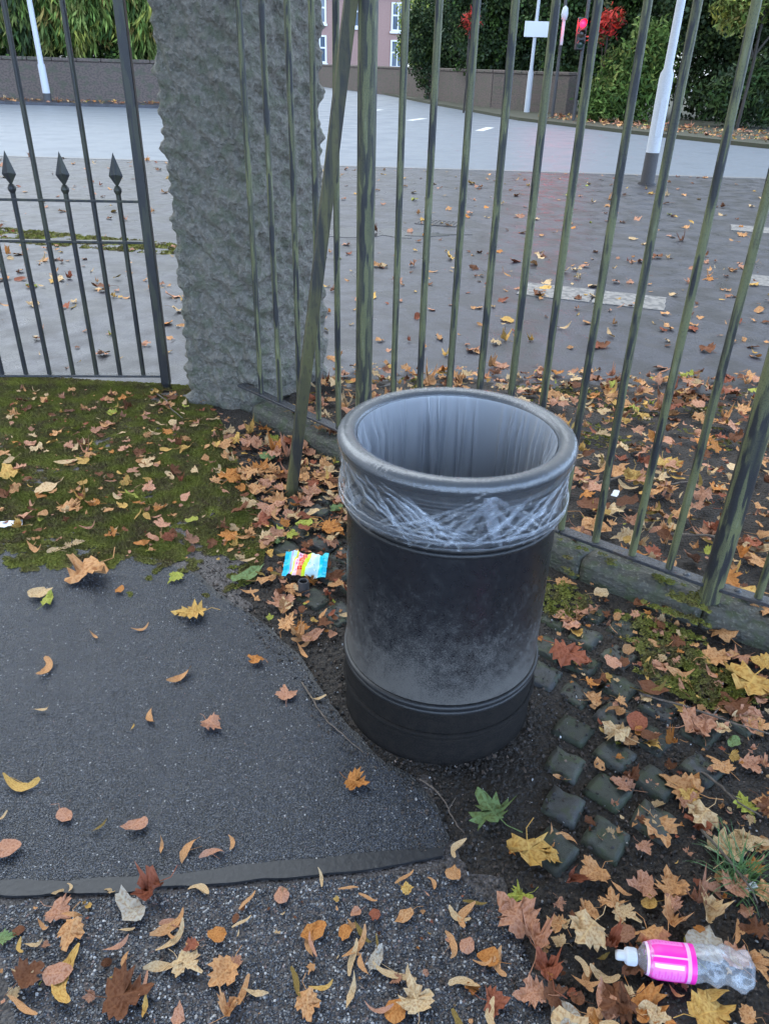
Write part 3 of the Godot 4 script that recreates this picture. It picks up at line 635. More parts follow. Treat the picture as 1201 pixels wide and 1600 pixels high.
func chip_mesh() -> ArrayMesh:
	var a := Acc.new(); var r := RandomNumberGenerator.new(); r.seed = 12
	var ring := []
	for k in 6: ring.append(Vector3(cos(k * TAU / 6.0 + r.randf() * 0.5), 0, sin(k * TAU / 6.0 + r.randf() * 0.5)) * r.randf_range(0.85, 1.1))
	var top := []
	for k in 6: top.append(ring[k] * 0.62 + Vector3(0, r.randf_range(0.75, 1.0), 0))
	for k in 6:
		a.quad(ring[k] - Vector3(0, 0.5, 0), ring[(k + 1) % 6] - Vector3(0, 0.5, 0), top[(k + 1) % 6], top[k], Vector3.ZERO)
		if k > 0 and k < 5: a.flat(top[0], top[k], top[k + 1], Vector3.ZERO)
	return a.mesh()

func fence_z(x: float) -> float:
	for i in FENCE.size() - 1:
		if x <= FENCE[i + 1].x or i == FENCE.size() - 2:
			return lerpf(FENCE[i].y, FENCE[i + 1].y, (x - FENCE[i].x) / (FENCE[i + 1].x - FENCE[i].x))
	return -2.0

func sett_mesh(seed_: int) -> ArrayMesh:
	var r := RandomNumberGenerator.new(); r.seed = seed_ + 90
	var nz := FastNoiseLite.new(); nz.seed = seed_; nz.frequency = 14.0
	var a := Acc.new(); var q := PackedVector3Array(); var n := 9
	var hx := r.randf_range(0.053, 0.064); var hz := r.randf_range(0.051, 0.062); var skew := r.randf_range(-0.12, 0.12)
	for i in n:
		for j in n:
			var s := -1.0 + 2.0 * j / (n - 1); var t := -1.0 + 2.0 * i / (n - 1)
			var m := maxf(absf(s), absf(t))
			var k := 1.0 - 0.09 * s * s * t * t
			var y := 0.017 - 0.006 * pow(m, 12.0) + 0.010 * nz.get_noise_2d(s * 0.06, t * 0.06)
			if m > 0.99: y = -0.05
			q.append(Vector3((s * k + skew * t) * hx, y, (t * k) * hz) + Vector3(nz.get_noise_2d(t * 0.03, 3.0), 0, nz.get_noise_2d(s * 0.03, 8.0)) * 0.004)
	a.grid(q, n, n, false, Vector3.ZERO, true)
	return a.mesh()

# ---------------------------------------------------------------- railings
func build_fence() -> void:
	# stone kerb under the railings, laid in lengths
	var kerb := Node3D.new(); kerb.name = "fence_kerb"; kerb.set_meta("kind", "structure"); add_child(kerb)
	var joints := [Vector2(-0.66, -3.43), Vector2(-0.12, -2.905), Vector2(0.36, -2.44), Vector2(0.66, -2.16), Vector2(0.99, -1.915), Vector2(1.62, -1.535), Vector2(2.5, -1.01)]
	for i in joints.size() - 1:
		var p: Vector2 = joints[i]; var q: Vector2 = joints[i + 1]
		var d := (q - p).normalized(); var c := (p + q) * 0.5
		var a := Acc.new(); rock_bar(a, p.distance_to(q) - 0.006, 0.17, 0.16, i + 3)
		var o := part("kerb_stone", a, mats.kerb, kerb)
		o.transform = Transform3D(Basis(Vector3(d.x, 0, d.y), Vector3.UP, Vector3(-d.y, 0, d.x)), Vector3(c.x, 0.0, c.y) + Vector3(d.y, 0, -d.x) * 0.088)
	var t := thing("iron_railings", "iron railings with round green-stained bars running behind the bin", "railings", Vector3(0, 0, 0))
	var top := 2.05; var ry := 0.138
	# bottom and top rails in flat bar, one length per run
	for run in [[FENCE[0], FENCE[1] + (FENCE[2] - FENCE[1]) * 0.0], [FENCE[1], FENCE[2]], [FENCE[2], FENCE[3]]]:
		var p: Vector2 = run[0]; var q: Vector2 = run[1]; var d := (q - p).normalized(); var c := (p + q) * 0.5
		var b := Basis(Vector3(d.x, 0, d.y), Vector3.UP, Vector3(-d.y, 0, d.x))
		for y in [ry, top - 0.15]:
			var a := Acc.new(); a.box(Vector3(c.x, y - 0.006, c.y), Vector3(p.distance_to(q) - (0.002 if y < 1.0 else 0.004), 0.012, 0.045), b, 0.002)
			part("bottom_rail" if y < 1.0 else "top_rail", a, mats.rail, t)
	var bars := [Vector2(-0.602, -3.440), Vector2(-0.499, -3.341), Vector2(-0.399, -3.244), Vector2(-0.303, -3.150), Vector2(-0.209, -3.059), Vector2(0.022, -2.835), Vector2(0.121, -2.739), Vector2(0.222, -2.641), Vector2(0.319, -2.547), Vector2(0.416, -2.452), Vector2(0.511, -2.360), Vector2(0.608, -2.265), Vector2(0.710, -2.190), Vector2(0.812, -2.114), Vector2(0.911, -2.041), Vector2(1.136, -1.895), Vector2(1.247, -1.829), Vector2(1.359, -1.762), Vector2(1.471, -1.695), Vector2(1.582, -1.629), Vector2(1.694, -1.562), Vector2(1.805, -1.496), Vector2(1.917, -1.429), Vector2(2.029, -1.362), Vector2(2.140, -1.296)]
	for bpos in bars:
		var a := Acc.new(); var r := 0.0120
		var lean := Vector3(rng.randf_range(-0.008, 0.008), 0, rng.randf_range(-0.008, 0.008))
		var b0 := Vector3(bpos.x, ry - 0.02, bpos.y); var pts := []; var rad := []
		for k in 7:
			var y := lerpf(b0.y, top, k / 6.0)
			pts.append(Vector3(bpos.x, y, bpos.y) + lean * sin(PI * k / 6.0)); rad.append(r * rng.randf_range(0.97, 1.04))
		pts.append(Vector3(bpos.x, top + 0.10, bpos.y)); rad.append(0.002)
		a.tube(pts, rad, 12)
		part("bar", a, mats.bar, t)
	for ppos in [Vector2(-0.099, -2.953), Vector2(1.024, -1.962)]:
		var a := Acc.new(); var r := 0.033
		a.tube([Vector3(ppos.x, 0.02, ppos.y), Vector3(ppos.x, 0.9, ppos.y), Vector3(ppos.x, top + 0.02, ppos.y), Vector3(ppos.x, top + 0.05, ppos.y), Vector3(ppos.x, top + 0.10, ppos.y)], [r, r, r, r * 1.25, 0.012], 20)
		part("post", a, mats.bar, t)
	# bolts that hold the rails to the post
	for bp in [Vector3(0.955, ry, -2.006), Vector3(1.085, ry, -1.924), Vector3(-0.165, ry, -3.016)]:
		var a := Acc.new(); a.lathe([Vector2(0.0, 0.006), Vector2(0.007, 0.005), Vector2(0.0105, 0.0015), Vector2(0.011, -0.001)], 12, bp)
		part("bolt", a, mats.rail, t)
	# flat stay that leans from the ground against the first post
	var foot := Vector3(-0.380, -0.03, -2.690); var head := Vector3(-0.142, 1.76, -2.935)
	var up := (head - foot).normalized(); var face := Vector3(0.50, 0, 0.866)
	var side := up.cross(face).normalized(); face = side.cross(up).normalized()
	var st := Acc.new(); st.box((foot + head) * 0.5, Vector3(0.046, foot.distance_to(head), 0.016), Basis(side, up, face), 0.0018)
	part("leaning_stay", st, mats.stay, t)
	st = Acc.new(); st.tube([head + Vector3(-0.02, -0.03, -0.02), head + Vector3(0.075, -0.03, 0.0)], [0.010, 0.010], 8)
	part("stay_bolt", st, mats.iron, t)

func rock_bar(a: Acc, length: float, wide: float, deep: float, seed_: int) -> void:
	# a worn length of dressed stone: rounded section swept along x, its top at y 0.09
	var nz := FastNoiseLite.new(); nz.seed = seed_; nz.frequency = 9.0; nz.fractal_octaves = 3
	var sec := []
	for k in 20:
		var an := TAU * k / 20.0
		var cx := cos(an); var sy := sin(an)
		sec.append(Vector2(signf(cx) * pow(absf(cx), 0.28) * wide * 0.5, signf(sy) * pow(absf(sy), 0.28) * deep * 0.5 + 0.076 - deep * 0.5))
	var rows := int(length / 0.02) + 4
	var q := PackedVector3Array()
	for i in rows:
		var x := clampf(-length * 0.5 + length * (i - 1) / (rows - 3.0), -length * 0.5, length * 0.5)
		for k in 20:
			var s: Vector2 = sec[k]
			var m := 0.94 if i <= 1 or i >= rows - 2 else 1.0
			if i == 0 or i == rows - 1: m = 0.01
			var d := nz.get_noise_3d(x, s.y, s.x) * 0.010
			q.append(Vector3(x, (s.y - 0.01) * m + 0.01 + d * signf(s.y), s.x * m + d * signf(s.x)))
	a.grid(q, rows, 20, true, Vector3.ZERO)

# ---------------------------------------------------------------- gate
func build_gate() -> void:
	var o := Vector2(-1.168, -3.827); var d := Vector2(-0.9974, 0.0717)
	var t := thing("iron_gate", "black iron gate with spear-headed dog bars beside the gatepost", "gate", Vector3(o.x, 0, o.y))
	var b := Basis(Vector3(d.x, 0, d.y), Vector3.UP, Vector3(-d.y, 0, d.x))
	t.basis = b
	var a := Acc.new(); a.box(Vector3(0, 1.1, 0), Vector3(0.046, 2.16, 0.040), Basis(), 0.003)
	part("stile", a, mats.iron, t)
	a = Acc.new(); a.tube([Vector3(0, -0.02, 0), Vector3(0, 0.03, 0)], [0.022, 0.022], 12)
	part("pivot", a, mats.iron, t)
	a = Acc.new(); a.box(Vector3(1.80, 1.1, 0), Vector3(0.046, 2.16, 0.040), Basis(), 0.003)
	part("stile", a, mats.iron, t)
	for y in [[0.066, 0.045, 0.012], [0.735, 0.014, 0.030], [0.920, 0.014, 0.030], [2.05, 0.04, 0.014]]:
		a = Acc.new(); a.box(Vector3(0.90, y[0], 0), Vector3(1.76, y[2] if y[0] < 0.1 or y[0] > 2 else 0.012, y[1] if y[0] < 0.1 or y[0] > 2 else 0.030), Basis(), 0.002)
		part("rail", a, mats.iron if y[0] > 0.1 else mats.rail, t)
	for k in 14:
		var x := 0.113 + 0.1195 * k
		a = Acc.new()
		if k % 2 == 1:
			a.tube([Vector3(x, 0.066, 0), Vector3(x, 1.2, 0), Vector3(x, 2.16, 0), Vector3(x, 2.26, 0)], [0.0115, 0.0115, 0.0115, 0.001], 10)
			part("bar", a, mats.iron, t)
		else:
			a.tube([Vector3(x, 0.066, 0), Vector3(x, 0.5, 0), Vector3(x, 0.965, 0)], [0.0115, 0.0115, 0.0115], 10)
			var bar := part("dog_bar", a, mats.iron, t)
			a = Acc.new()
			a.lathe([Vector2(0.0115, 0.948), Vector2(0.0185, 0.962), Vector2(0.0185, 0.972), Vector2(0.011, 0.985)], 12, Vector3(x, 0, 0))
			# flat diamond head with a raised ridge
			var c := Vector3(x, 1.045, 0)
			var pts := [Vector3(x, 1.128, 0), Vector3(x + 0.032, 1.028, 0), Vector3(x, 0.978, 0), Vector3(x - 0.032, 1.028, 0)]
			for s in [-1, 1]:
				var ridge := Vector3(x, 1.035, s * 0.012)
				for i in 4: a.flat(pts[i], pts[(i + 1) % 4], ridge, c)
			part("spearhead", a, mats.iron, bar)

# ---------------------------------------------------------------- gatepost
func build_gatepost() -> void:
	var t := thing("stone_gatepost", "massive rough-hewn grey stone gatepost between gate and railings", "gatepost", Vector3(-0.675, 0, -3.845))
	var c := Vector2(-0.675, -3.845)
	var corners := [Vector2(-1.003, -3.620) - c, Vector2(-0.640, -3.572) - c, Vector2(-0.335, -4.07) - c, Vector2(-0.70, -4.14) - c]
	# outline with rounded corners, displaced by chisel marks
	var out := []
	var per := 56
	for i in 4:
		var p: Vector2 = corners[i]; var q: Vector2 = corners[(i + 1) % 4]
		for k in per:
			out.append(p.lerp(q, float(k) / per))
	var smooth := []
	var total := out.size()
	for i in total:
		var s := Vector2.ZERO
		for k in range(-5, 6): s += out[posmod(i + k, total)]
		smooth.append(s / 11.0)
	var nz := FastNoiseLite.new(); nz.seed = 12; nz.frequency = 6.0; nz.fractal_octaves = 4; nz.fractal_gain = 0.55
	var ridge := FastNoiseLite.new(); ridge.seed = 5; ridge.frequency = 5.5; ridge.noise_type = FastNoiseLite.TYPE_SIMPLEX; ridge.fractal_type = FastNoiseLite.FRACTAL_RIDGED; ridge.fractal_octaves = 2
	var lump := FastNoiseLite.new(); lump.seed = 31; lump.frequency = 2.2
	var rows := 190; var high := 2.25
	var q3 := PackedVector3Array()
	for i in rows:
		var y := -0.05 + (high + 0.05) * i / (rows - 1)
		for k in total:
			var p: Vector2 = smooth[k]
			var e: Vector2 = (smooth[(k + 1) % total] - smooth[posmod(k - 1, total)]).normalized()
			var nrm := Vector2(e.y, -e.x)
			if nrm.dot(p) < 0: nrm = -nrm
			var w := Vector3(p.x * 0.9, y * 1.25 + p.x * 0.7, p.y * 0.9)
			var d := 0.026 * nz.get_noise_3dv(w * 1.45) + 0.020 * (ridge.get_noise_3dv(w * 1.25) - 0.2) + 0.010 * lump.get_noise_3dv(w)
			d += 0.014 * exp(-maxf(0.0, y) * 7.0)
			p += nrm * d
			q3.append(Vector3(p.x, y, p.y))
	var a := Acc.new(); a.grid(q3, rows, total, true, Vector3(0, 1.1, 0))
	part("shaft", a, mats.gatepost, t)
	a = Acc.new(); var sc := PackedVector3Array()
	var prof := [[0.9, 2.235], [1.14, 2.24], [1.17, 2.26], [1.17, 2.37], [1.12, 2.40], [0.05, 2.60]]
	for pr in prof:
		for k in total:
			var s: Vector2 = smooth[k] * pr[0]
			sc.append(Vector3(s.x, pr[1] + 0.006 * nz.get_noise_2d(s.x, s.y), s.y))
	a.grid(sc, prof.size(), total, true, Vector3(0, 2.35, 0))
	part("cap", a, mats.gatepost, t)

# ---------------------------------------------------------------- street beyond the railings
func clump(kind: String, seed_: int) -> ArrayMesh:
	# a handful of leaves round one twig end
	var r := RandomNumberGenerator.new(); r.seed = seed_
	var a := Acc.new()
	for i in (16 if kind == "broad" else 14):
		var c := Vector3(r.randfn(), r.randfn(), r.randfn()) * 0.12
		var d := Vector3(r.randfn(), r.randfn() * 0.6, r.randfn()).normalized()
		var s := r.randf_range(0.09, 0.16); var w := 0.45
		if kind == "droop":
			d = Vector3(r.randfn() * 0.25, -1.0, r.randfn() * 0.25).normalized(); s = r.randf_range(0.25, 0.5); w = 0.10
		elif kind == "blade":
			s = r.randf_range(0.16, 0.28); w = 0.16
		var e := d.cross(Vector3(r.randfn(), r.randfn(), r.randfn())).normalized() * s * w
		var n := e.cross(d).normalized()
		var i0 := a.vert(c, n); a.vert(c + d * s * 0.5 + e, n); a.vert(c + d * s - n * s * 0.12, n); a.vert(c + d * s * 0.5 - e, n)
		a.tri(i0, i0 + 1, i0 + 2); a.tri(i0, i0 + 2, i0 + 3)
	return a.mesh()

var clumps := {}

func bush(called: String, label: String, category: String, at: Vector3, lobes: Array, density: float, kind: String, tones: Array, seed_: int, group: String, trunk_top: float, trunk_r := 0.09, scale_ := 1.0) -> Node3D:
	# lobes: [centre, radii]; leaves sit through the outer part of every lobe
	var t := thing(called, label, category, at, group)
	var r := RandomNumberGenerator.new(); r.seed = seed_
	if not clumps.has(kind): clumps[kind] = clump(kind, 5)
	var a := Acc.new()
	a.tube([Vector3(0, -0.2, 0), Vector3(0.05, trunk_top * 0.5, 0.03), Vector3(0.0, trunk_top, 0)], [trunk_r, trunk_r * 0.8, trunk_r * 0.6], 8)
	for l in lobes:
		var c: Vector3 = l[0]
		var m := Vector3(c.x * 0.4, minf(trunk_top, c.y) * 0.85, c.z * 0.4)
		a.tube([Vector3(0, trunk_top * 0.55, 0), m, c, c + Vector3(0, l[1].y * 0.6, 0)], [trunk_r * 0.6, trunk_r * 0.45, trunk_r * 0.25, 0.01], 6, false)
	part("trunk", a, mats.trunk, t)
	# leaves, joined into the crown
	var st := SurfaceTool.new(); st.begin(Mesh.PRIMITIVE_TRIANGLES)
	var kinds := []
	for tone in tones: kinds.append(toned_clump(kind, tone))
	for l in lobes:
		var c: Vector3 = l[0]; var rad: Vector3 = l[1]
		var n := int(density * (rad.x * rad.y + rad.y * rad.z + rad.x * rad.z))
		for i in n:
			var d := Vector3(r.randfn(), r.randfn(), r.randfn()).normalized()
			var k := pow(r.randf(), 0.35) * (1.0 + 0.18 * r.randfn() * float(r.randf() < 0.3))
			var p := c + d * rad * k
			if p.y < 0.05: p.y = 0.05 + r.randf() * 0.2
			var b := Basis.from_euler(Vector3(r.randf() * TAU, r.randf() * TAU, r.randf() * TAU)) if kind != "droop" else Basis.from_euler(Vector3(r.randfn() * 0.25, r.randf() * TAU, r.randfn() * 0.25 + d.x * 0.4))
			st.append_from(kinds[r.randi() % kinds.size()], 0, Transform3D(b.scaled(Vector3.ONE * r.randf_range(0.75, 1.35) * scale_), p))
	obj("crown", st.commit(), mats.foliage, t)
	return t

var toned := {}

func toned_clump(kind: String, tone: Color) -> ArrayMesh:
	var key := kind + tone.to_html()
	if not toned.has(key):
		var a: Array = clumps[kind].surface_get_arrays(0)
		var cols := PackedColorArray(); cols.resize(a[Mesh.ARRAY_VERTEX].size())
		var r := RandomNumberGenerator.new(); r.seed = toned.size()
		for i in range(0, cols.size(), 4):
			var c := tone * r.randf_range(0.7, 1.35)
			for k in 4: cols[i + k] = Color(c.r, c.g, c.b)
		a[Mesh.ARRAY_COLOR] = cols
		var m := ArrayMesh.new(); m.add_surface_from_arrays(Mesh.PRIMITIVE_TRIANGLES, a)
		toned[key] = m
	return toned[key]

func build_park_trees() -> void:
	# the trees that shed the leaves stand in the park behind and above the camera
	var tones := [Color(0.16, 0.13, 0.03), Color(0.10, 0.12, 0.03), Color(0.22, 0.13, 0.04)]
	bush("park_tree", "broad autumn tree in the park behind the viewer, left of the path", "tree", Vector3(-3.6, 0, 3.4), [[Vector3(2.2, 6.6, -2.2), Vector3(3.6, 2.0, 3.6)], [Vector3(0, 7.5, 0.5), Vector3(3.6, 2.4, 3.6)], [Vector3(-2.0, 6.6, -2.8), Vector3(3.2, 2.0, 3.0)]], 17.0, "broad", tones, 61, "park trees", 5.4, 0.24, 2.6)
	bush("park_tree", "broad autumn tree in the park behind the viewer, right of the path", "tree", Vector3(4.4, 0, 2.6), [[Vector3(-1.6, 6.8, -2.0), Vector3(3.6, 2.0, 3.4)], [Vector3(0.6, 7.4, 0.6), Vector3(3.6, 2.4, 3.6)], [Vector3(2.0, 6.4, -2.8), Vector3(3.0, 2.0, 3.0)]], 17.0, "broad", tones, 62, "park trees", 5.4, 0.22, 2.6)

func stone_wall(called: String, label: String, pts: Array, high: float, thick: float, mat: Material) -> void:
	var t := thing(called, label, "wall", Vector3(pts[0].x, 0, pts[0].y))
	var nz := FastNoiseLite.new(); nz.seed = 3; nz.frequency = 0.8
	for i in pts.size() - 1:
		var p: Vector2 = pts[i] - pts[0]; var q: Vector2 = pts[i + 1] - pts[0]; var d := (q - p).normalized()
		var a := Acc.new()
		a.box(Vector3((p.x + q.x) / 2, high * 0.5 - 0.15, (p.y + q.y) / 2), Vector3(p.distance_to(q), high + 0.1, thick), Basis(Vector3(d.x, 0, d.y), Vector3.UP, Vector3(-d.y, 0, d.x)), 0.02)
		part("wall_length", a, mat, t)
		# coping stones
		var n := int(p.distance_to(q) / 0.9)
		for k in n:
			var c := p.lerp(q, (k + 0.5) / n)
			a = Acc.new(); a.box(Vector3(c.x, high - 0.03 + 0.01 * nz.get_noise_1d(k * 7.0), c.y), Vector3(p.distance_to(q) / n - 0.02, 0.13, thick + 0.08), Basis(Vector3(d.x, 0, d.y), Vector3.UP, Vector3(-d.y, 0, d.x)), 0.03)
			part("coping_stone", a, mat, t)

func build_street() -> void:
	# lamp column on the pavement
	var t := thing("lamp_column", "pale grey steel lamp column with dark foot on the pavement", "lamp post", Vector3(3.93, 0, -12.96))
	var a := Acc.new(); a.tube([Vector3(0, -0.05, 0), Vector3(0, 0.02, 0), Vector3(0, 0.03, 0), Vector3(0, 0.45, 0)], [0.14, 0.14, 0.105, 0.10], 20)
	part("foot", a, mats.dark_paint, t)
	a = Acc.new(); a.tube([Vector3(0, 0.45, 0), Vector3(0, 1.42, 0), Vector3(0.002, 1.50, 0), Vector3(0.004, 1.56, 0), Vector3(0.02, 3.0, 0), Vector3(0.04, 6.0, 0)], [0.098, 0.098, 0.092, 0.062, 0.058, 0.045], 20)
	part("shaft", a, mats.galv, t)
	a = Acc.new(); a.box(Vector3(0, 0.92, 0.094), Vector3(0.09, 0.5, 0.012), Basis(), 0.003)
	part("access_door", a, mats.galv, t)
	a = Acc.new(); a.box(Vector3(0.0, 6.02, -0.4), Vector3(0.16, 0.10, 0.9), Basis(), 0.03)
	part("lantern", a, mats.galv, t)
	# white pole by the wall on the far left
	t = thing("white_pole", "slim white pole in front of the hedge across the road", "pole", Vector3(-13.1, 0, -32.6))
	a = Acc.new(); a.tube([Vector3(0, -0.05, 0), Vector3(-0.02, 1.2, 0), Vector3(-0.02, 1.25, 0), Vector3(-0.10, 7, 0)], [0.14, 0.13, 0.10, 0.08], 14)
	part("shaft", a, mats.galv, t)
	a = Acc.new(); a.tube([Vector3(0, 0.0, 0), Vector3(0, 0.28, 0)], [0.16, 0.145], 14)
	part("foot", a, mats.dark_paint, t)
	# sign on a post
	t = thing("road_sign", "blank white rectangular sign on a grey post before the wall", "sign", Vector3(5.30, 0, -35.2))
	a = Acc.new(); a.tube([Vector3(0, -0.05, 0), Vector3(0, 1.4, 0), Vector3(0.0, 1.5, 0), Vector3(0.02, 4.6, 0)], [0.12, 0.11, 0.07, 0.06], 12)
	part("post", a, mats.galv, t)
	a = Acc.new(); a.box(Vector3(0.02, 2.85, 0.10), Vector3(0.92, 0.52, 0.02), Basis(), 0.004)
	part("sign_plate", a, mats.white_sign, t)
	# traffic signals: red showing
	for s in [[Vector3(5.62, 0, -31.2), 0.35, "traffic signal showing red, the one with a grey side bracket"], [Vector3(6.15, 0, -30.0), -0.25, "traffic signal showing a round red light in front of the shrubs"]]:
		t = thing("traffic_signal", s[2], "traffic light", s[0], "traffic signals at the junction")
		a = Acc.new(); a.tube([Vector3(0, -0.05, 0), Vector3(0, 2.2, 0), Vector3(0, 3.6, 0)], [0.06, 0.057, 0.057], 12)
		part("post", a, mats.dark_paint, t)
		if s[1] > 0:
			a = Acc.new(); a.box(Vector3(0.0, 2.72, 0.10), Vector3(0.10, 0.95, 0.05), Basis(), 0.01); a.lathe([Vector2(0, 0.25), Vector2(0.09, 0.18), Vector2(0.12, 0.0), Vector2(0.09, -0.16), Vector2(0, -0.2)], 12, Vector3(0.0, 3.15, 0.10))
			part("bracket", a, mats.galv, t)
		var turn := Basis(Vector3.UP, s[1] * -0.6)
		var hc := Vector3(-0.30 if s[1] > 0 else -0.28, 2.55, 0.10)
		if s[1] < 0: hc = Vector3(-0.16, 2.55, 0.12)
		a = Acc.new(); a.box(hc, Vector3(0.26, 0.92, 0.20), turn, 0.03)
		var head := part("signal_head", a, mats.black, t)
		for k in 3:
			var lc: Vector3 = hc + turn * Vector3(0, 0.29 - 0.29 * k, 0.105)
			a = Acc.new()
			var q := PackedVector3Array()
			for i in 5:
				for j in 19:
					var an := TAU * j / 18.0; var rr := 0.115 * i / 4.0
					q.append(lc + turn * Vector3(cos(an) * rr, sin(an) * rr, 0.035 * (1.0 - pow(i / 4.0, 2.0))))
			a.grid(q, 5, 19, false, lc - turn * Vector3(0, 0, 0.2))
			var m: StandardMaterial3D
			if k == 0:
				m = plain(lin(0.5, 0.01, 0.03), 0.3); m.emission_enabled = true; m.emission = Color(1.0, 0.03, 0.12); m.emission_energy_multiplier = 2.4
			else: m = plain(lin(0.03, 0.02, 0.012) if k == 1 else lin(0.012, 0.03, 0.02), 0.25)
			part("red_lamp" if k == 0 else "dark_lamp", a, m, head)
			a = Acc.new(); q = PackedVector3Array()
			for i in 2:
				for j in 15:
					var an := PI * j / 14.0
					q.append(lc + turn * Vector3(cos(an) * 0.122, sin(an) * 0.122, 0.14 * i * (0.3 + 0.7 * sin(an))))
			a.grid(q, 2, 15, false, lc)
			part("visor", a, mats.black, head)
		var om := OmniLight3D.new(); om.name = "red_glow"; t.add_child(om); om.position = hc + turn * Vector3(0, 0.29, 0.18)
		om.light_color = Color(1.0, 0.05, 0.12); om.light_energy = 0.12; om.light_size = 0.1; om.omni_range = 20.0; om.omni_attenuation = 2.0; om.shadow_enabled = true
	# walls across the road
	stone_wall("boundary_wall", "low dark stone wall across the road below the hedge", [Vector2(-48, -32.6), Vector2(-30, -33.4), Vector2(-8.6, -34.4)], 1.42, 0.4, mats.wall_far)
	stone_wall("side_street_wall", "stone wall receding along the side street towards the house", [Vector2(6.8, -34.2), Vector2(4.3, -38.2), Vector2(0.6, -51.5), Vector2(-6.4, -71.5), Vector2(-16, -75)], 1.42, 0.4, mats.wall_far)
	build_house()
	# hedge and trees
	var dark := [Color(0.030, 0.050, 0.018), Color(0.022, 0.040, 0.016), Color(0.045, 0.07, 0.02), Color(0.035, 0.055, 0.03)]
	var green := [Color(0.055, 0.10, 0.022), Color(0.085, 0.14, 0.03), Color(0.04, 0.075, 0.02), Color(0.12, 0.16, 0.04)]
	var lime := [Color(0.16, 0.22, 0.05), Color(0.22, 0.27, 0.07), Color(0.10, 0.16, 0.035), Color(0.24, 0.25, 0.05)]
	var gold := [Color(0.20, 0.20, 0.06), Color(0.12, 0.15, 0.04), Color(0.08, 0.11, 0.03), Color(0.26, 0.20, 0.06)]
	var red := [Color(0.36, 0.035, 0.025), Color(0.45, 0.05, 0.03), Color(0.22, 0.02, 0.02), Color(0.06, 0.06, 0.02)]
	for k in 4:
		bush("hedge_shrub", ["dense green hedge shrub over the wall at the far left end", "green hedge shrub over the wall behind the white pole", "green hedge shrub over the wall beside the drooping tree", "green hedge shrub over the wall just left of the gatepost"][k], "shrub", Vector3(-17.5 + 3.0 * k, 0, -36.0), [[Vector3(0, 2.0, 0), Vector3(1.9, 1.7, 1.1)], [Vector3(-0.8, 3.6, -0.2), Vector3(1.4, 1.6, 1.0)], [Vector3(0.9, 3.9, 0.1), Vector3(1.5, 1.7, 1.0)]], 75.0, "broad", dark + green, 20 + k, "hedge shrubs over the far wall", 2.4)
	bush("drooping_tree", "yellow-green drooping tree hanging over the far wall beside the gatepost", "tree", Vector3(-10.6, 0, -35.2), [[Vector3(0, 4.2, 0.4), Vector3(2.0, 2.2, 1.2)], [Vector3(-1.6, 3.2, 0.7), Vector3(1.2, 1.6, 0.7)], [Vector3(1.0, 3.0, 0.6), Vector3(1.2, 1.6, 0.8)]], 60.0, "droop", lime + green + gold, 31, "", 3.4)
	bush("drooping_tree", "darker drooping tree over the wall behind the white pole", "tree", Vector3(-15.4, 0, -35.2), [[Vector3(0, 4.0, 0.4), Vector3(1.9, 2.0, 1.0)], [Vector3(1.4, 3.1, 0.7), Vector3(1.1, 1.5, 0.7)]], 55.0, "droop", green + dark + gold, 32, "", 3.4)
	bush("lime_tree", "bright lime-green tree beside the house", "tree", Vector3(1.9, 0, -56.0), [[Vector3(0, 3.6, 0), Vector3(2.0, 2.6, 1.5)], [Vector3(1.2, 5.6, 0), Vector3(2.0, 2.2, 1.5)], [Vector3(-0.6, 2.4, 0.4), Vector3(1.4, 1.0, 1.0)]], 60.0, "broad", lime, 33, "", 3.0)
	bush("evergreen_tree", "dark evergreen tree behind the side street wall", "tree", Vector3(4.6, 0, -42.0), [[Vector3(0, 3.2, 0), Vector3(2.4, 2.6, 1.6)], [Vector3(-1.0, 5.2, 0), Vector3(1.8, 2.4, 1.4)], [Vector3(1.6, 5.4, 0), Vector3(2.2, 2.8, 1.6)]], 75.0, "broad", dark + [green[0]], 34, "dark trees behind the junction", 3.2)
	bush("evergreen_tree", "dark evergreen tree behind the traffic signals", "tree", Vector3(8.4, 0, -36.5), [[Vector3(0, 2.6, 0), Vector3(2.6, 2.6, 1.4)], [Vector3(-1.4, 5.0, 0), Vector3(2.0, 2.4, 1.4)], [Vector3(1.6, 5.2, 0), Vector3(2.4, 2.6, 1.5)]], 75.0, "broad", dark + [green[0], green[2]], 35, "dark trees behind the junction", 3.2)
	bush("evergreen_tree", "dark evergreen tree behind the lamp column", "tree", Vector3(12.4, 0, -33.0), [[Vector3(0, 2.4, 0), Vector3(2.6, 2.6, 1.4)], [Vector3(-1.4, 4.8, 0), Vector3(2.0, 2.4, 1.4)], [Vector3(1.6, 5.0, 0), Vector3(2.4, 2.6, 1.5)]], 75.0, "broad", dark, 36, "dark trees behind the junction", 3.2)
	bush("evergreen_tree", "dark evergreen tree at the far end of the verge", "tree", Vector3(16.8, 0, -29.0), [[Vector3(0, 2.4, 0), Vector3(2.6, 2.6, 1.6)], [Vector3(-1.2, 4.8, 0), Vector3(2.2, 2.6, 1.6)]], 75.0, "broad", dark, 37, "dark trees behind the junction", 3.2)
	bush("evergreen_tree", "dark low evergreen filling the gap behind the road sign", "tree", Vector3(6.6, 0, -43.0), [[Vector3(0, 1.6, 0), Vector3(2.6, 1.8, 1.2)], [Vector3(2.4, 2.6, 0), Vector3(2.2, 2.4, 1.2)], [Vector3(-1.8, 2.0, 1), Vector3(1.6, 1.8, 1.0)]], 80.0, "broad", dark, 44, "dark trees behind the junction", 2.2)
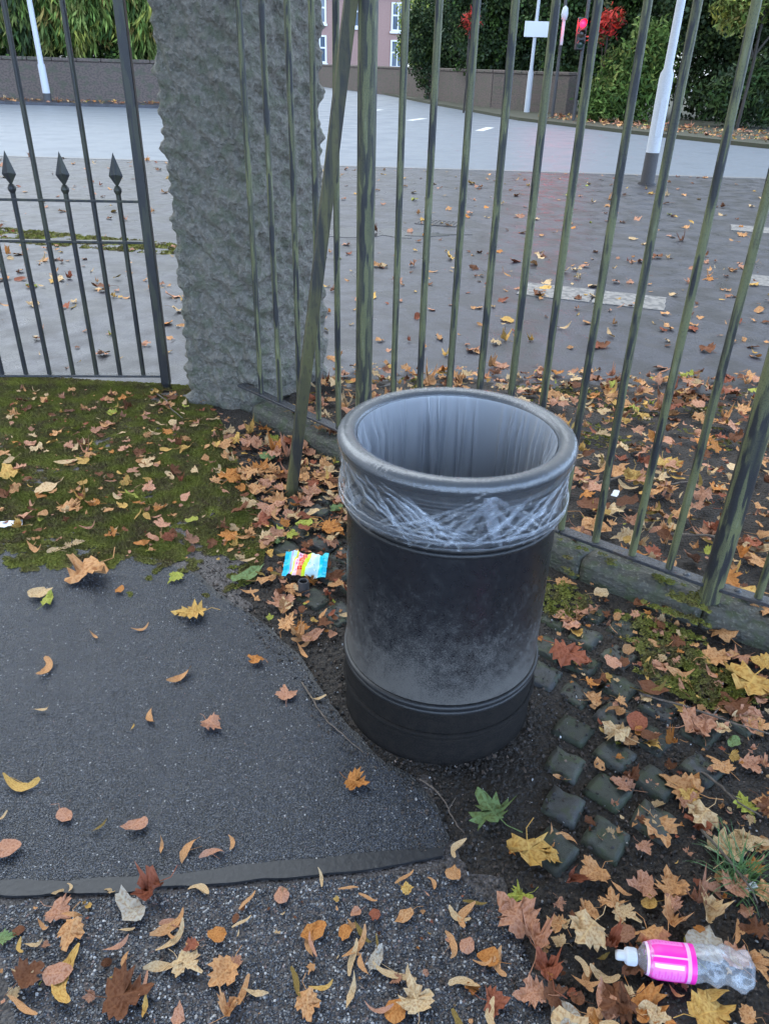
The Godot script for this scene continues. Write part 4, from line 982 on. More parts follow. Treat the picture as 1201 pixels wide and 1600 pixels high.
	bush("evergreen_tree", "dark low evergreen behind the wall beside the lime-green tree", "tree", Vector3(2.9, 0, -47.0), [[Vector3(0, 1.7, 0), Vector3(2.2, 1.7, 1.2)], [Vector3(-1.2, 3.0, 0), Vector3(1.4, 1.6, 1.0)]], 80.0, "broad", dark, 45, "dark trees behind the junction", 2.2)
	bush("leafy_shrub", "mid-green leafy shrub at the roadside left of the lamp column", "shrub", Vector3(8.0, 0, -30.2), [[Vector3(0, 1.1, 0), Vector3(1.3, 1.1, 0.8)], [Vector3(0.5, 2.0, -0.2), Vector3(0.9, 0.9, 0.7)], [Vector3(-0.9, 0.6, 0.2), Vector3(0.7, 0.6, 0.5)]], 95.0, "blade", green + [lime[2]], 38, "shrubs on the verge", 1.0, 0.05)
	bush("leafy_shrub", "dark low shrub at the roadside right of the lamp column", "shrub", Vector3(11.6, 0, -28.8), [[Vector3(0, 0.9, 0), Vector3(1.6, 0.9, 0.8)], [Vector3(1.2, 1.6, -0.3), Vector3(1.2, 1.0, 0.7)]], 80.0, "blade", dark + [green[2]], 39, "shrubs on the verge", 1.0, 0.05)
	bush("golden_tree", "yellow-green arching tree above the dark shrubs", "tree", Vector3(10.9, 0, -27.6), [[Vector3(0.2, 3.8, 0), Vector3(1.5, 0.9, 0.8)], [Vector3(1.6, 4.0, 0.3), Vector3(1.5, 0.9, 0.8)], [Vector3(-0.8, 3.2, 0.1), Vector3(0.6, 0.6, 0.5)]], 70.0, "blade", gold + lime, 40, "", 3.6, 0.06)
	bush("red_clump", "leaf clump coloured bright red right of the traffic signals", "shrub", Vector3(7.05, 0, -30.6), [[Vector3(0, 2.95, 0), Vector3(0.42, 0.34, 0.25)], [Vector3(-0.3, 2.55, 0), Vector3(0.28, 0.2, 0.2)]], 75.0, "blade", red, 41, "red-coloured clumps at the junction", 2.6, 0.04)  # this clump and the next: blade leaves coloured from the red tones
	bush("red_clump", "small tuft coloured red left of the sign", "shrub", Vector3(2.75, 0, -35.4), [[Vector3(0, 3.05, 0), Vector3(0.30, 0.24, 0.2)]], 75.0, "blade", red, 42, "red-coloured clumps at the junction", 2.9, 0.04)

func build_house() -> void:
	var t := thing("brick_house", "pink brick house with white windows at the end of the street", "house", Vector3(-4.6, 0, -80))
	var a := Acc.new(); a.box(Vector3(0, 3.2, 0), Vector3(10.2, 6.6, 8), Basis(), 0.02)
	part("wall", a, mats.brick, t)
	a = Acc.new()
	var r := [Vector3(-5.5, 6.5, 4.4), Vector3(5.5, 6.5, 4.4), Vector3(5.5, 6.5, -4.4), Vector3(-5.5, 6.5, -4.4), Vector3(-5.5, 9.6, 0), Vector3(5.5, 9.6, 0)]
	var c := Vector3(0, 7.5, 0)
	a.quad(r[0], r[1], r[5], r[4], c); a.quad(r[2], r[3], r[4], r[5], c); a.flat(r[0], r[3], r[4], c); a.flat(r[1], r[2], r[5], c); a.quad(r[0], r[1], r[2], r[3], c)
	var roof := part("roof", a, mats.tile_roof, t)
	a = Acc.new(); a.box(Vector3(3.4, 9.8, 0), Vector3(0.9, 2.0, 0.7), Basis(), 0.03)
	part("chimney", a, mats.brick, roof)
	for w in [[-2.0, 2.55], [-2.0, 5.4], [4.55, 2.35], [4.55, 5.0], [-4.2, 2.55], [-4.2, 5.4], [1.4, 5.2]]:
		a = Acc.new()
		var cx: float = w[0]; var cy: float = w[1]
		for e in [[-0.5, 0, 0.14, 2.0], [0.5, 0, 0.14, 2.0], [0, 0, 0.10, 1.9]]: a.box(Vector3(cx + e[0], cy, 4.03), Vector3(e[2], e[3], 0.12), Basis(), 0.01)
		for e in [-0.95, 0.1, 0.95]: a.box(Vector3(cx, cy + e, 4.035), Vector3(1.0, 0.12, 0.12), Basis(), 0.01)
		var win := part("window", a, mats.win_frame, t)
		a = Acc.new(); a.box(Vector3(cx, cy, 4.0), Vector3(1.0, 1.9, 0.04), Basis(), 0.004)
		part("pane", a, mats.glass_dark, win)
		a = Acc.new(); a.box(Vector3(cx, cy - 1.10, 4.08), Vector3(1.3, 0.16, 0.24), Basis(), 0.01)
		part("sill", a, mats.win_frame, win)

# ---------------------------------------------------------------- litter bin
func build_bin() -> void:
	var t := thing("litter_bin", "round black metal litter bin with raised bands, standing by the railings", "litter bin", BIN)
	# black paint with splashed dust on the lower drum
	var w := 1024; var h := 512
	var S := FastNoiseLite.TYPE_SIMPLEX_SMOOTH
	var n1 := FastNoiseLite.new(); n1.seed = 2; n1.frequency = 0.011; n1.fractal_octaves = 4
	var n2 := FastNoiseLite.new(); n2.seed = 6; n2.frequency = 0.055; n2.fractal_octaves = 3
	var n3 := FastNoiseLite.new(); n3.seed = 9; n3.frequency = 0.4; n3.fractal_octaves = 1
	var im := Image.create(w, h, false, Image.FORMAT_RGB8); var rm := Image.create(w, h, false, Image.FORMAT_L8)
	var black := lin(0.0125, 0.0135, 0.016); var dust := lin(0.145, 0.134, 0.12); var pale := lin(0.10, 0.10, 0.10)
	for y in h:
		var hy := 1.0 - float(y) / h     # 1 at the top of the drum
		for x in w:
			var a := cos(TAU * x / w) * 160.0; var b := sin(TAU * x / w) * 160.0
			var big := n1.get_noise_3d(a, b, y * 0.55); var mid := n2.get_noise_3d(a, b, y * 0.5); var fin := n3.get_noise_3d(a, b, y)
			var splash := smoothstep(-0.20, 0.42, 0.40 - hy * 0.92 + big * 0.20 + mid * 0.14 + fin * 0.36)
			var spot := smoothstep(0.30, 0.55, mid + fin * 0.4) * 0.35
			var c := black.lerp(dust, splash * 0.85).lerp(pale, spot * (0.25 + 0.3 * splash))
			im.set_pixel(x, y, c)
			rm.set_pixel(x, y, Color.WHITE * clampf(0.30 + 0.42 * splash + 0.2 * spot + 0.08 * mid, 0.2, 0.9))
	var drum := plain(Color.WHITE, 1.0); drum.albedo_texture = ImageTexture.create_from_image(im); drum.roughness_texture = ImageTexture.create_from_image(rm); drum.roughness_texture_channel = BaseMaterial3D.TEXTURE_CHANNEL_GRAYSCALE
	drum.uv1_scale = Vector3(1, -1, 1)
	var f := noise_bytes(512, S, 0.12, 71, 3); var g := noise_bytes(512, S, 0.02, 72, 4)
	var paint := surfaced(layered(512, lin(0.013, 0.014, 0.016), [[f, 0.55, 0.8, lin(0.032, 0.032, 0.033), 0.7], [g, 0.5, 0.8, lin(0.035, 0.033, 0.031), 0.6]]), Vector3.ONE * 2.5, 0.45, grey(512, f), 0.06)
	var dirty := surfaced(layered(512, lin(0.010, 0.0095, 0.0095), [[f, 0.5, 0.75, lin(0.024, 0.020, 0.017), 0.8], [g, 0.45, 0.75, lin(0.019, 0.016, 0.014), 0.8]]), Vector3.ONE * 2.5, 0.7, grey(512, f), 0.1)
	dirty.metallic_specular = 0.3; dirty.roughness = 0.85
	var a := Acc.new()
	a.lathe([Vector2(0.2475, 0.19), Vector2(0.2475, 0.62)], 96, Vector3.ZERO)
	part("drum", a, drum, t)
	# lower drum and plinth
	a = Acc.new(); a.lathe([Vector2(0.2485, 0.195), Vector2(0.2495, 0.0), Vector2(0.256, -0.02)], 96, Vector3.ZERO)
	part("plinth", a, dirty, t)
	for b in [[0.186, 0.253, 0.0075, paint], [0.170, 0.2525, 0.006, paint], [0.094, 0.2535, 0.0075, dirty], [0.079, 0.253, 0.005, dirty], [0.630, 0.2525, 0.006, paint], [0.616, 0.2525, 0.006, paint]]:
		a = Acc.new(); var prof := []
		for k in 9:
			var an := PI * k / 8.0
			prof.append(Vector2(b[1] - 0.004 + sin(an) * b[2] * 1.0, b[0] + cos(an) * b[2] * 1.1))
		prof.push_front(Vector2(0.245, b[0] + b[2] * 1.1)); prof.append(Vector2(0.245, b[0] - b[2] * 1.1))
		a.lathe(prof, 96, Vector3.ZERO)
		part("band", a, b[3], t)
	# collar with grooves under the rim
	a = Acc.new(); var pr := []
	for k in 70:
		var y := lerpf(0.62, 0.768, k / 69.0)
		var gr := 0.0
		for c in [0.664, 0.682, 0.716, 0.733]: gr = maxf(gr, exp(-pow((y - c) / 0.0055, 2.0)))
		pr.append(Vector2(0.2478 + 0.0060 * gr, y))
	a.lathe(pr, 96, Vector3.ZERO)
	part("collar", a, paint, t)
	# rolled rim
	a = Acc.new(); pr = []
	for k in 17:
		var an := lerpf(-0.35 * PI, 1.12 * PI, k / 16.0)
		pr.append(Vector2(0.2475 + cos(an) * 0.0205, 0.778 + sin(an) * 0.019))
	a.lathe(pr, 96, Vector3.ZERO)
	part("rim", a, paint, t)
	# inside
	a = Acc.new(); a.lathe([Vector2(0.226, 0.775), Vector2(0.232, 0.6), Vector2(0.232, 0.06), Vector2(0.0, 0.05)], 72, Vector3.ZERO, true)
	part("inner_wall", a, paint, t)

func build_bag() -> void:
	var t := thing("bin_liner", "clear plastic liner bag turned over the rim of the black bin", "plastic bag", BIN)
	var film := StandardMaterial3D.new(); film.albedo_color = Color(0.86, 0.90, 0.95, 0.04); film.transparency = BaseMaterial3D.TRANSPARENCY_ALPHA
	film.roughness = 0.2; film.metallic_specular = 1.0
	var inner_film := film.duplicate(); inner_film.albedo_color = Color(0.85, 0.87, 0.90, 0.48); inner_film.roughness = 0.22
	var rim_film := film.duplicate(); rim_film.albedo_color = Color(0.86, 0.90, 0.95, 0.09)
	var dense := film.duplicate(); dense.albedo_color = Color(0.86, 0.90, 0.95, 0.11)
	var r := RandomNumberGenerator.new(); r.seed = 99
	var nz := FastNoiseLite.new(); nz.seed = 4; nz.frequency = 3.0; nz.fractal_octaves = 3
	# hanging inside in pleats
	var pleats := []
	for k in 88: pleats.append([r.randf() * TAU, r.randf_range(0.008, 0.032), r.randf_range(0.004, 0.017), r.randf_range(-0.12, 0.12)])
	var cols := 560; var rows := 18
	var q := PackedVector3Array()
	for i in rows:
		var s := float(i) / (rows - 1); var y := lerpf(0.786, 0.20, s)
		for j in cols:
			var u := TAU * j / cols
			var d := 0.0
			for pl in pleats:
				var e := angle_difference(u, pl[0] + pl[3] * s)
				if absf(e) < pl[1] * 3.0: d += pl[2] * exp(-e * e / (pl[1] * pl[1]))
			var rad := 0.2245 - 0.012 * s - d * smoothstep(0.0, 0.14, s) - 0.006 * nz.get_noise_3d(cos(u), sin(u), y) * s
			q.append(Vector3(cos(u) * rad, y, sin(u) * rad))
	var a := Acc.new(); a.grid(q, rows, cols, true, Vector3(0, 0.5, 0))
	part("inner_lining", a, inner_film, t)
	# stretched over the rim and down the outside; creases run slantwise
	var creases := []
	for k in 120:
		var c := r.randf() * TAU
		creases.append([c, r.randf_range(-5.0, 5.0), r.randf_range(0.010, 0.035), r.randf_range(0.0008, 0.0030)])
	# a fan of creases from one pinched spot at the front
	for k in 16: creases.append([PI * 0.5 - 0.20, (k - 7.5) * 0.9, r.randf_range(0.006, 0.012), r.randf_range(0.002, 0.005)])
	var outer := func(u: float, y: float, lift: float) -> Vector3:
		var s := (0.786 - y) / 0.15
		var d := 0.0
		for c in creases:
			var e := angle_difference(u, c[0] + c[1] * (0.786 - y))
			if absf(e) < c[2] * 3.0: d += c[3] * exp(-e * e / (c[2] * c[2]))
		var rad := lerpf(0.2685, 0.2565, smoothstep(0.05, 0.4, s)) + 0.006 * smoothstep(0.4, 0.95, s) * (0.6 + nz.get_noise_3d(cos(u) * 2.0, sin(u) * 2.0, y * 4.0)) + d * smoothstep(0.0, 0.25, s) + lift
		return Vector3(cos(u) * rad, y + 0.010 * s * s * nz.get_noise_2d(cos(u) * 1.5, sin(u) * 1.5), sin(u) * rad)
	q = PackedVector3Array(); rows = 0; cols = 640
	for k in 9:
		var an := PI - PI * k / 8.0
		rows += 1
		for j in cols:
			var u := TAU * j / cols
			var fine := 0.0016 * nz.get_noise_2d(u * 16.0, k * 0.12)
			var rad := 0.2475 + cos(an) * (0.0222 + fine); var y := 0.779 + sin(an) * (0.0208 + fine)
			q.append(Vector3(cos(u) * rad, y, sin(u) * rad))
	a = Acc.new(); a.grid(q, rows, cols, true, Vector3(0, 0.5, 0))
	part("rim_film", a, rim_film, t)
	q = PackedVector3Array(); rows = 0
	for i in range(0, 30):
		rows += 1
		for j in cols: q.append(outer.call(TAU * j / cols, lerpf(0.779, 0.638, i / 29.0), 0.0))
	a = Acc.new(); a.grid(q, rows, cols, true, Vector3(0, 0.5, 0))
	part("turned_over_skirt", a, film, t)
	# doubled folds of film lying on the skirt: long slanting ones at the left, a fan at the pinch, short ones round the rest
	for k in 84:
		var u0 := r.randf() * TAU
		var slope := r.randf_range(2.0, 6.5) * (1.0 if r.randf() < 0.5 else -1.0)
		var y0 := r.randf_range(0.700, 0.772); var y1 := r.randf_range(0.645, 0.675)
		var wide := r.randf_range(0.012, 0.05)
		if k < 11:
			u0 = PI * 0.5 - 0.20 + r.randf_range(-0.06, 0.06); slope = (k - 5.0) * 0.95 + r.randf_range(-0.4, 0.4); y0 = 0.770
		elif k < 28:
			u0 = PI * r.randf_range(0.62, 1.02); slope = r.randf_range(-8.5, -4.5); y0 = r.randf_range(0.72, 0.772); wide = r.randf_range(0.010, 0.045)
		elif k < 38:
			u0 = PI * r.randf_range(0.1, 0.40); slope = r.randf_range(3.0, 8.0)
		q = PackedVector3Array(); var n := 26
		for i in n:
			var s := float(i) / (n - 1); var y := lerpf(y0, y1, s); var u := u0 + slope * (y0 - y) * (1.0 + 0.25 * s)
			var ww := wide * (0.25 + 0.75 * sin(PI * clampf(s * 0.9 + 0.1, 0, 1))) * (1.0 + 0.4 * nz.get_noise_2d(u * 5.0, y * 20.0))
			for j in 4: q.append(outer.call(u + ww * (j / 3.0 - 0.5) * 2.0, y, 0.0012 + 0.0020 * sin(PI * j / 3.0)))
		a = Acc.new(); a.grid(q, n, 4, false, Vector3(0, 0.5, 0))
		part("fold", a, dense if k % 3 else film, t)
	# gathered bands round the lower edge, and one broad doubled band on the left
	for k in 9:
		var ph := r.randf() * TAU; var y0 := 0.641 + 0.0045 * k; var amp := r.randf_range(0.002, 0.006)
		var n := 220; var from := r.randf() * TAU; var span := r.randf_range(1.6, 4.5); var tall := r.randf_range(0.003, 0.009)
		if k >= 7:
			from = PI * 0.48; span = PI * 0.55; y0 = 0.655 + 0.014 * (k - 7); tall = 0.022
		q = PackedVector3Array()
		for i in n:
			var s := float(i) / (n - 1); var u := from + span * s
			var y := y0 + amp * sin(u * 2.0 + ph) + 0.002 * nz.get_noise_2d(u * 2.0, k)
			var ww := tall * (0.1 + 0.9 * sin(PI * s)) * (1.0 + 0.5 * nz.get_noise_2d(u * 1.5, k + 5.0))
			for j in 5:
				var rad := 0.2605 + 0.0015 * k * 0.3 + 0.0022 * sin(PI * j / 4.0) + 0.003 * smoothstep(0.68, 0.65, y)
				q.append(Vector3(cos(u) * rad, y + ww * (j / 4.0 - 0.5), sin(u) * rad))
		a = Acc.new(); a.grid(q, n, 5, false, Vector3(0, 0.5, 0))
		part("gathered_fold", a, dense if k < 7 else film, t)

# ---------------------------------------------------------------- rubbish
func build_litter() -> void:
	# sweet wrapper: crinkled printed film with crimped ends
	var w := 192; var h := 128
	var im := Image.create(w, h, false, Image.FORMAT_RGB8)
	im.fill(Color(0.80, 0.93, 0.96))
	var rr := RandomNumberGenerator.new(); rr.seed = 15
	var paint := func(x0: float, x1: float, c: Color, slant := 22.0):
		for y in h:
			var o := slant * (0.5 - float(y) / h)
			im.fill_rect(Rect2i(int(x0 + o), y, int(x1 - x0), 1), c)
	paint.call(-20, 16, Color(0.20, 0.78, 0.92), 0.0)
	paint.call(14, 26, Color(0.70, 0.66, 0.92), 0.0)
	paint.call(36, 44, Color(0.95, 0.93, 0.25))
	paint.call(44, 66, Color(0.98, 0.80, 0.86))
	paint.call(66, 92, Color(0.97, 0.62, 0.45))
	paint.call(92, 112, Color(0.86, 0.95, 0.10))
	paint.call(170, 200, Color(0.12, 0.80, 0.86), 0.0)
	# run of red letter shapes down the middle stripe
	for k in 6:
		var cy := 12 + k * 18; var cx := 78 + int(22.0 * (0.5 - float(cy) / h))
		for s in 4:
			im.fill_rect(Rect2i(cx - 12 + (s % 2) * 13 + rr.randi_range(-2, 2), cy - 4 + (s / 2) * 7, 11, 5), Color(0.93, 0.16, 0.10))
		im.fill_rect(Rect2i(cx - 11, cy - 4, 5, 13), Color(0.93, 0.16, 0.10))
		im.fill_rect(Rect2i(cx - 26, cy - 2 + rr.randi_range(-3, 3), 9, 6), Color(0.95, 0.45, 0.62))
	for k in 10: im.fill_rect(Rect2i(118 + rr.randi_range(0, 44), rr.randi_range(8, h - 16), rr.randi_range(3, 9), rr.randi_range(2, 6)), [Color(1, 1, 1), Color(0.55, 0.82, 0.80), Color(0.45, 0.65, 0.85)][k % 3])
	var m := plain(Color.WHITE, 0.28); m.albedo_texture = ImageTexture.create_from_image(im)
	var nz := FastNoiseLite.new(); nz.seed = 8; nz.frequency = 18.0; nz.fractal_octaves = 3
	var t := thing("sweet_wrapper", "crumpled cyan, yellow and red sweet wrapper lying on the cobbles", "wrapper", Vector3(-0.26, 0.018, -2.14))
	t.rotation.y = -0.12
	var body := Acc.new(); var q := PackedVector3Array(); var uvs := PackedVector2Array()
	for i in 15:
		for j in 23:
			var u := j / 22.0; var v := i / 14.0
			var x := (u - 0.5) * 0.122; var z := (v - 0.5) * 0.100 * (1.0 - 0.10 * sin(PI * u))
			var puff := 0.013 * pow(sin(PI * u), 0.7) * pow(maxf(0.0, sin(PI * v)), 0.5)
			q.append(Vector3(x + 0.006 * (v - 0.5), puff + 0.020 * nz.get_noise_2d(x, z) + 0.030 * (1.0 - v) + 0.010, z)); uvs.append(Vector2(u, v))
	body.grid(q, 15, 23, false, Vector3.ZERO, true, uvs)
	part("printed_film", body, m, t)
	for s in [-1, 1]:
		var c := Acc.new(); q = PackedVector3Array()
		for i in 40:
			for j in 3:
				var x: float = s * (0.0605 + 0.0065 * j); var z := (i / 39.0 - 0.5) * 0.100
				q.append(Vector3(x + 0.006 * (i / 39.0 - 0.5), 0.030 * (1.0 - i / 39.0) + 0.010 + 0.0011 * (i % 2) + 0.020 * nz.get_noise_2d(s * 0.061, z), z))
		c.grid(q, 40, 3, false, Vector3.ZERO, true)
		part("crimped_end", c, plain(Color(0.16, 0.76, 0.88), 0.28), t)
	# small hollow metal stub
	t = thing("pipe_stub", "short black hollow pipe stub standing in front of the sweet wrapper", "pipe", Vector3(-0.256, 0.0, -2.035))
	var a := Acc.new(); a.lathe([Vector2(0.026, -0.01), Vector2(0.021, 0.006), Vector2(0.0185, 0.012), Vector2(0.0178, 0.048), Vector2(0.0165, 0.0505), Vector2(0.0135, 0.0505), Vector2(0.0125, 0.047), Vector2(0.0125, 0.005), Vector2(0.0, 0.004)], 24, Vector3.ZERO)
	part("tube", a, mats.dark_paint, t)
	# drink bottle lying on its side
	t = thing("drink_bottle", "crushed clear plastic drink bottle with a pink label lying among leaves", "bottle", Vector3(0.605, 0.034, -0.842))
	t.basis = Basis(Vector3.UP, -0.115) * Basis(Vector3.BACK, -PI / 2.0 + 0.03) * Basis(Vector3.UP, 0.9)
	# along local y: cap towards negative x of the scene
	var clear := StandardMaterial3D.new(); clear.albedo_color = Color(0.86, 0.90, 0.95, 0.20); clear.transparency = BaseMaterial3D.TRANSPARENCY_ALPHA; clear.roughness = 0.16; clear.metallic_specular = 0.9
	var prof := [[-0.110, 0.011], [-0.098, 0.0115], [-0.094, 0.014], [-0.086, 0.024], [-0.076, 0.0305], [-0.06, 0.033], [-0.01, 0.0335], [0.0, 0.032], [0.01, 0.0335], [0.03, 0.031], [0.05, 0.0325], [0.07, 0.0335], [0.095, 0.034], [0.108, 0.031], [0.113, 0.024], [0.108, 0.010]]
	var cr := FastNoiseLite.new(); cr.seed = 21; cr.frequency = 12.0; cr.fractal_octaves = 3
	q = PackedVector3Array(); var segs := 48; var rows := 0
	for i in prof.size() - 1:
		for k in 4:
			var y := lerpf(prof[i][0], prof[i + 1][0], k / 4.0); var rad := lerpf(prof[i][1], prof[i + 1][1], k / 4.0); rows += 1
			for j in segs:
				var u := TAU * j / segs
				var cm := smoothstep(0.0, 0.03, y) * (1.0 - smoothstep(0.098, 0.112, y))
				var d := cm * 0.016 * cr.get_noise_3d(cos(u) * 0.04, y, sin(u) * 0.04) + cm * 0.004 * sin(y * 160.0 + u * 3.0)
				if y > 0.09: d += 0.003 * cos(u * 5.0)
				q.append(Vector3(cos(u) * (rad + d), y, sin(u) * (rad + d)))
	a = Acc.new(); a.grid(q, rows, segs, true, Vector3.ZERO)
	part("clear_body", a, clear, t)
	var lw := 256; var lh := 128; im = Image.create(lw, lh, false, Image.FORMAT_RGB8); im.fill(Color(0.98, 0.20, 0.72))
	im.fill_rect(Rect2i(0, 0, lw, 7), Color(0.97, 0.86, 0.95)); im.fill_rect(Rect2i(0, 104, lw, 10), Color(0.95, 0.72, 0.90))
	for s in 3:
		var x0 := s * 86 + 6
		im.fill_rect(Rect2i(x0, 14, 46, 84), Color(0.99, 0.50, 0.84)); im.fill_rect(Rect2i(x0 + 34, 18, 9, 76), Color(0.99, 0.90, 0.97))
		for k in 9: im.fill_rect(Rect2i(x0 + 5 + (k % 2) * 3, 20 + k * 8, 12 + (k * 7) % 13, 4), Color(0.98, 0.40, 0.79))
		im.fill_rect(Rect2i(x0 + 56, 10, 4, 96), Color(0.99, 0.78, 0.93))
	var lm := plain(Color.WHITE, 0.35); lm.albedo_texture = ImageTexture.create_from_image(im)
	q = PackedVector3Array(); uvs = PackedVector2Array()
	for i in 13:
		for j in 49:
			var u := TAU * j / 48.0; var y := lerpf(-0.083, 0.006, i / 12.0)
			var rad := 0.0342
			if y < -0.066: rad = lerpf(0.0275, 0.0335, clampf((y + 0.083) / 0.017, 0, 1))
			rad += 0.0012 * cr.get_noise_3d(cos(u) * 0.08, y * 2.0, sin(u) * 0.08)
			q.append(Vector3(cos(u) * rad, y, sin(u) * rad)); uvs.append(Vector2(j / 48.0, i / 12.0))
	a = Acc.new(); a.grid(q, 13, 49, false, Vector3.ZERO, false, uvs)
	part("pink_label", a, lm, t)
	a = Acc.new(); a.lathe([Vector2(0.0, -0.137), Vector2(0.008, -0.1365), Vector2(0.0095, -0.133), Vector2(0.0095, -0.121), Vector2(0.014, -0.119), Vector2(0.0155, -0.116), Vector2(0.0155, -0.100), Vector2(0.0148, -0.098), Vector2(0.0, -0.0975)], 28, Vector3.ZERO)
	for k in 28:
		var u := TAU * k / 28.0
		a.box(Vector3(cos(u) * 0.0155, -0.108, sin(u) * 0.0155), Vector3(0.0012, 0.014, 0.0016), Basis(Vector3.UP, -u), 0.0003)
	part("white_cap", a, plain(lin(0.66, 0.70, 0.75), 0.4), t)
	# scraps of paper
	for s in [[Vector3(-1.372, 0.006, -2.393), 0.034, 0.3, "torn white paper scrap at the edge of the moss"], [Vector3(0.905, 0.062, -2.66), 0.022, 1.1, "small white scrap in the leaves behind the railings"], [Vector3(0.80, 0.006, -1.02), 0.013, 0.4, "tiny white scrap in the grass tuft"]]:
		q = PackedVector3Array()
		for i in 5:
			for j in 7:
				var x: float = (j / 6.0 - 0.5) * s[1] * 2.6; var z: float = (i / 4.0 - 0.5) * s[1] * 1.1
				q.append(Vector3(x, 0.006 + 0.10 * s[1] * nz.get_noise_2d(x * 0.8, z + s[1]) * 2.0 + 0.003 * (j % 2), z + 0.003 * nz.get_noise_1d(x * 3.0)))
		a = Acc.new(); a.grid(q, 5, 7, false, Vector3.ZERO, true)
		var o := obj("paper_scrap", a.mesh(), plain(lin(0.72, 0.75, 0.80), 0.6)); o.position = s[0]; o.rotation.y = s[2]
		tag(o, s[3], "paper", "scraps of paper")

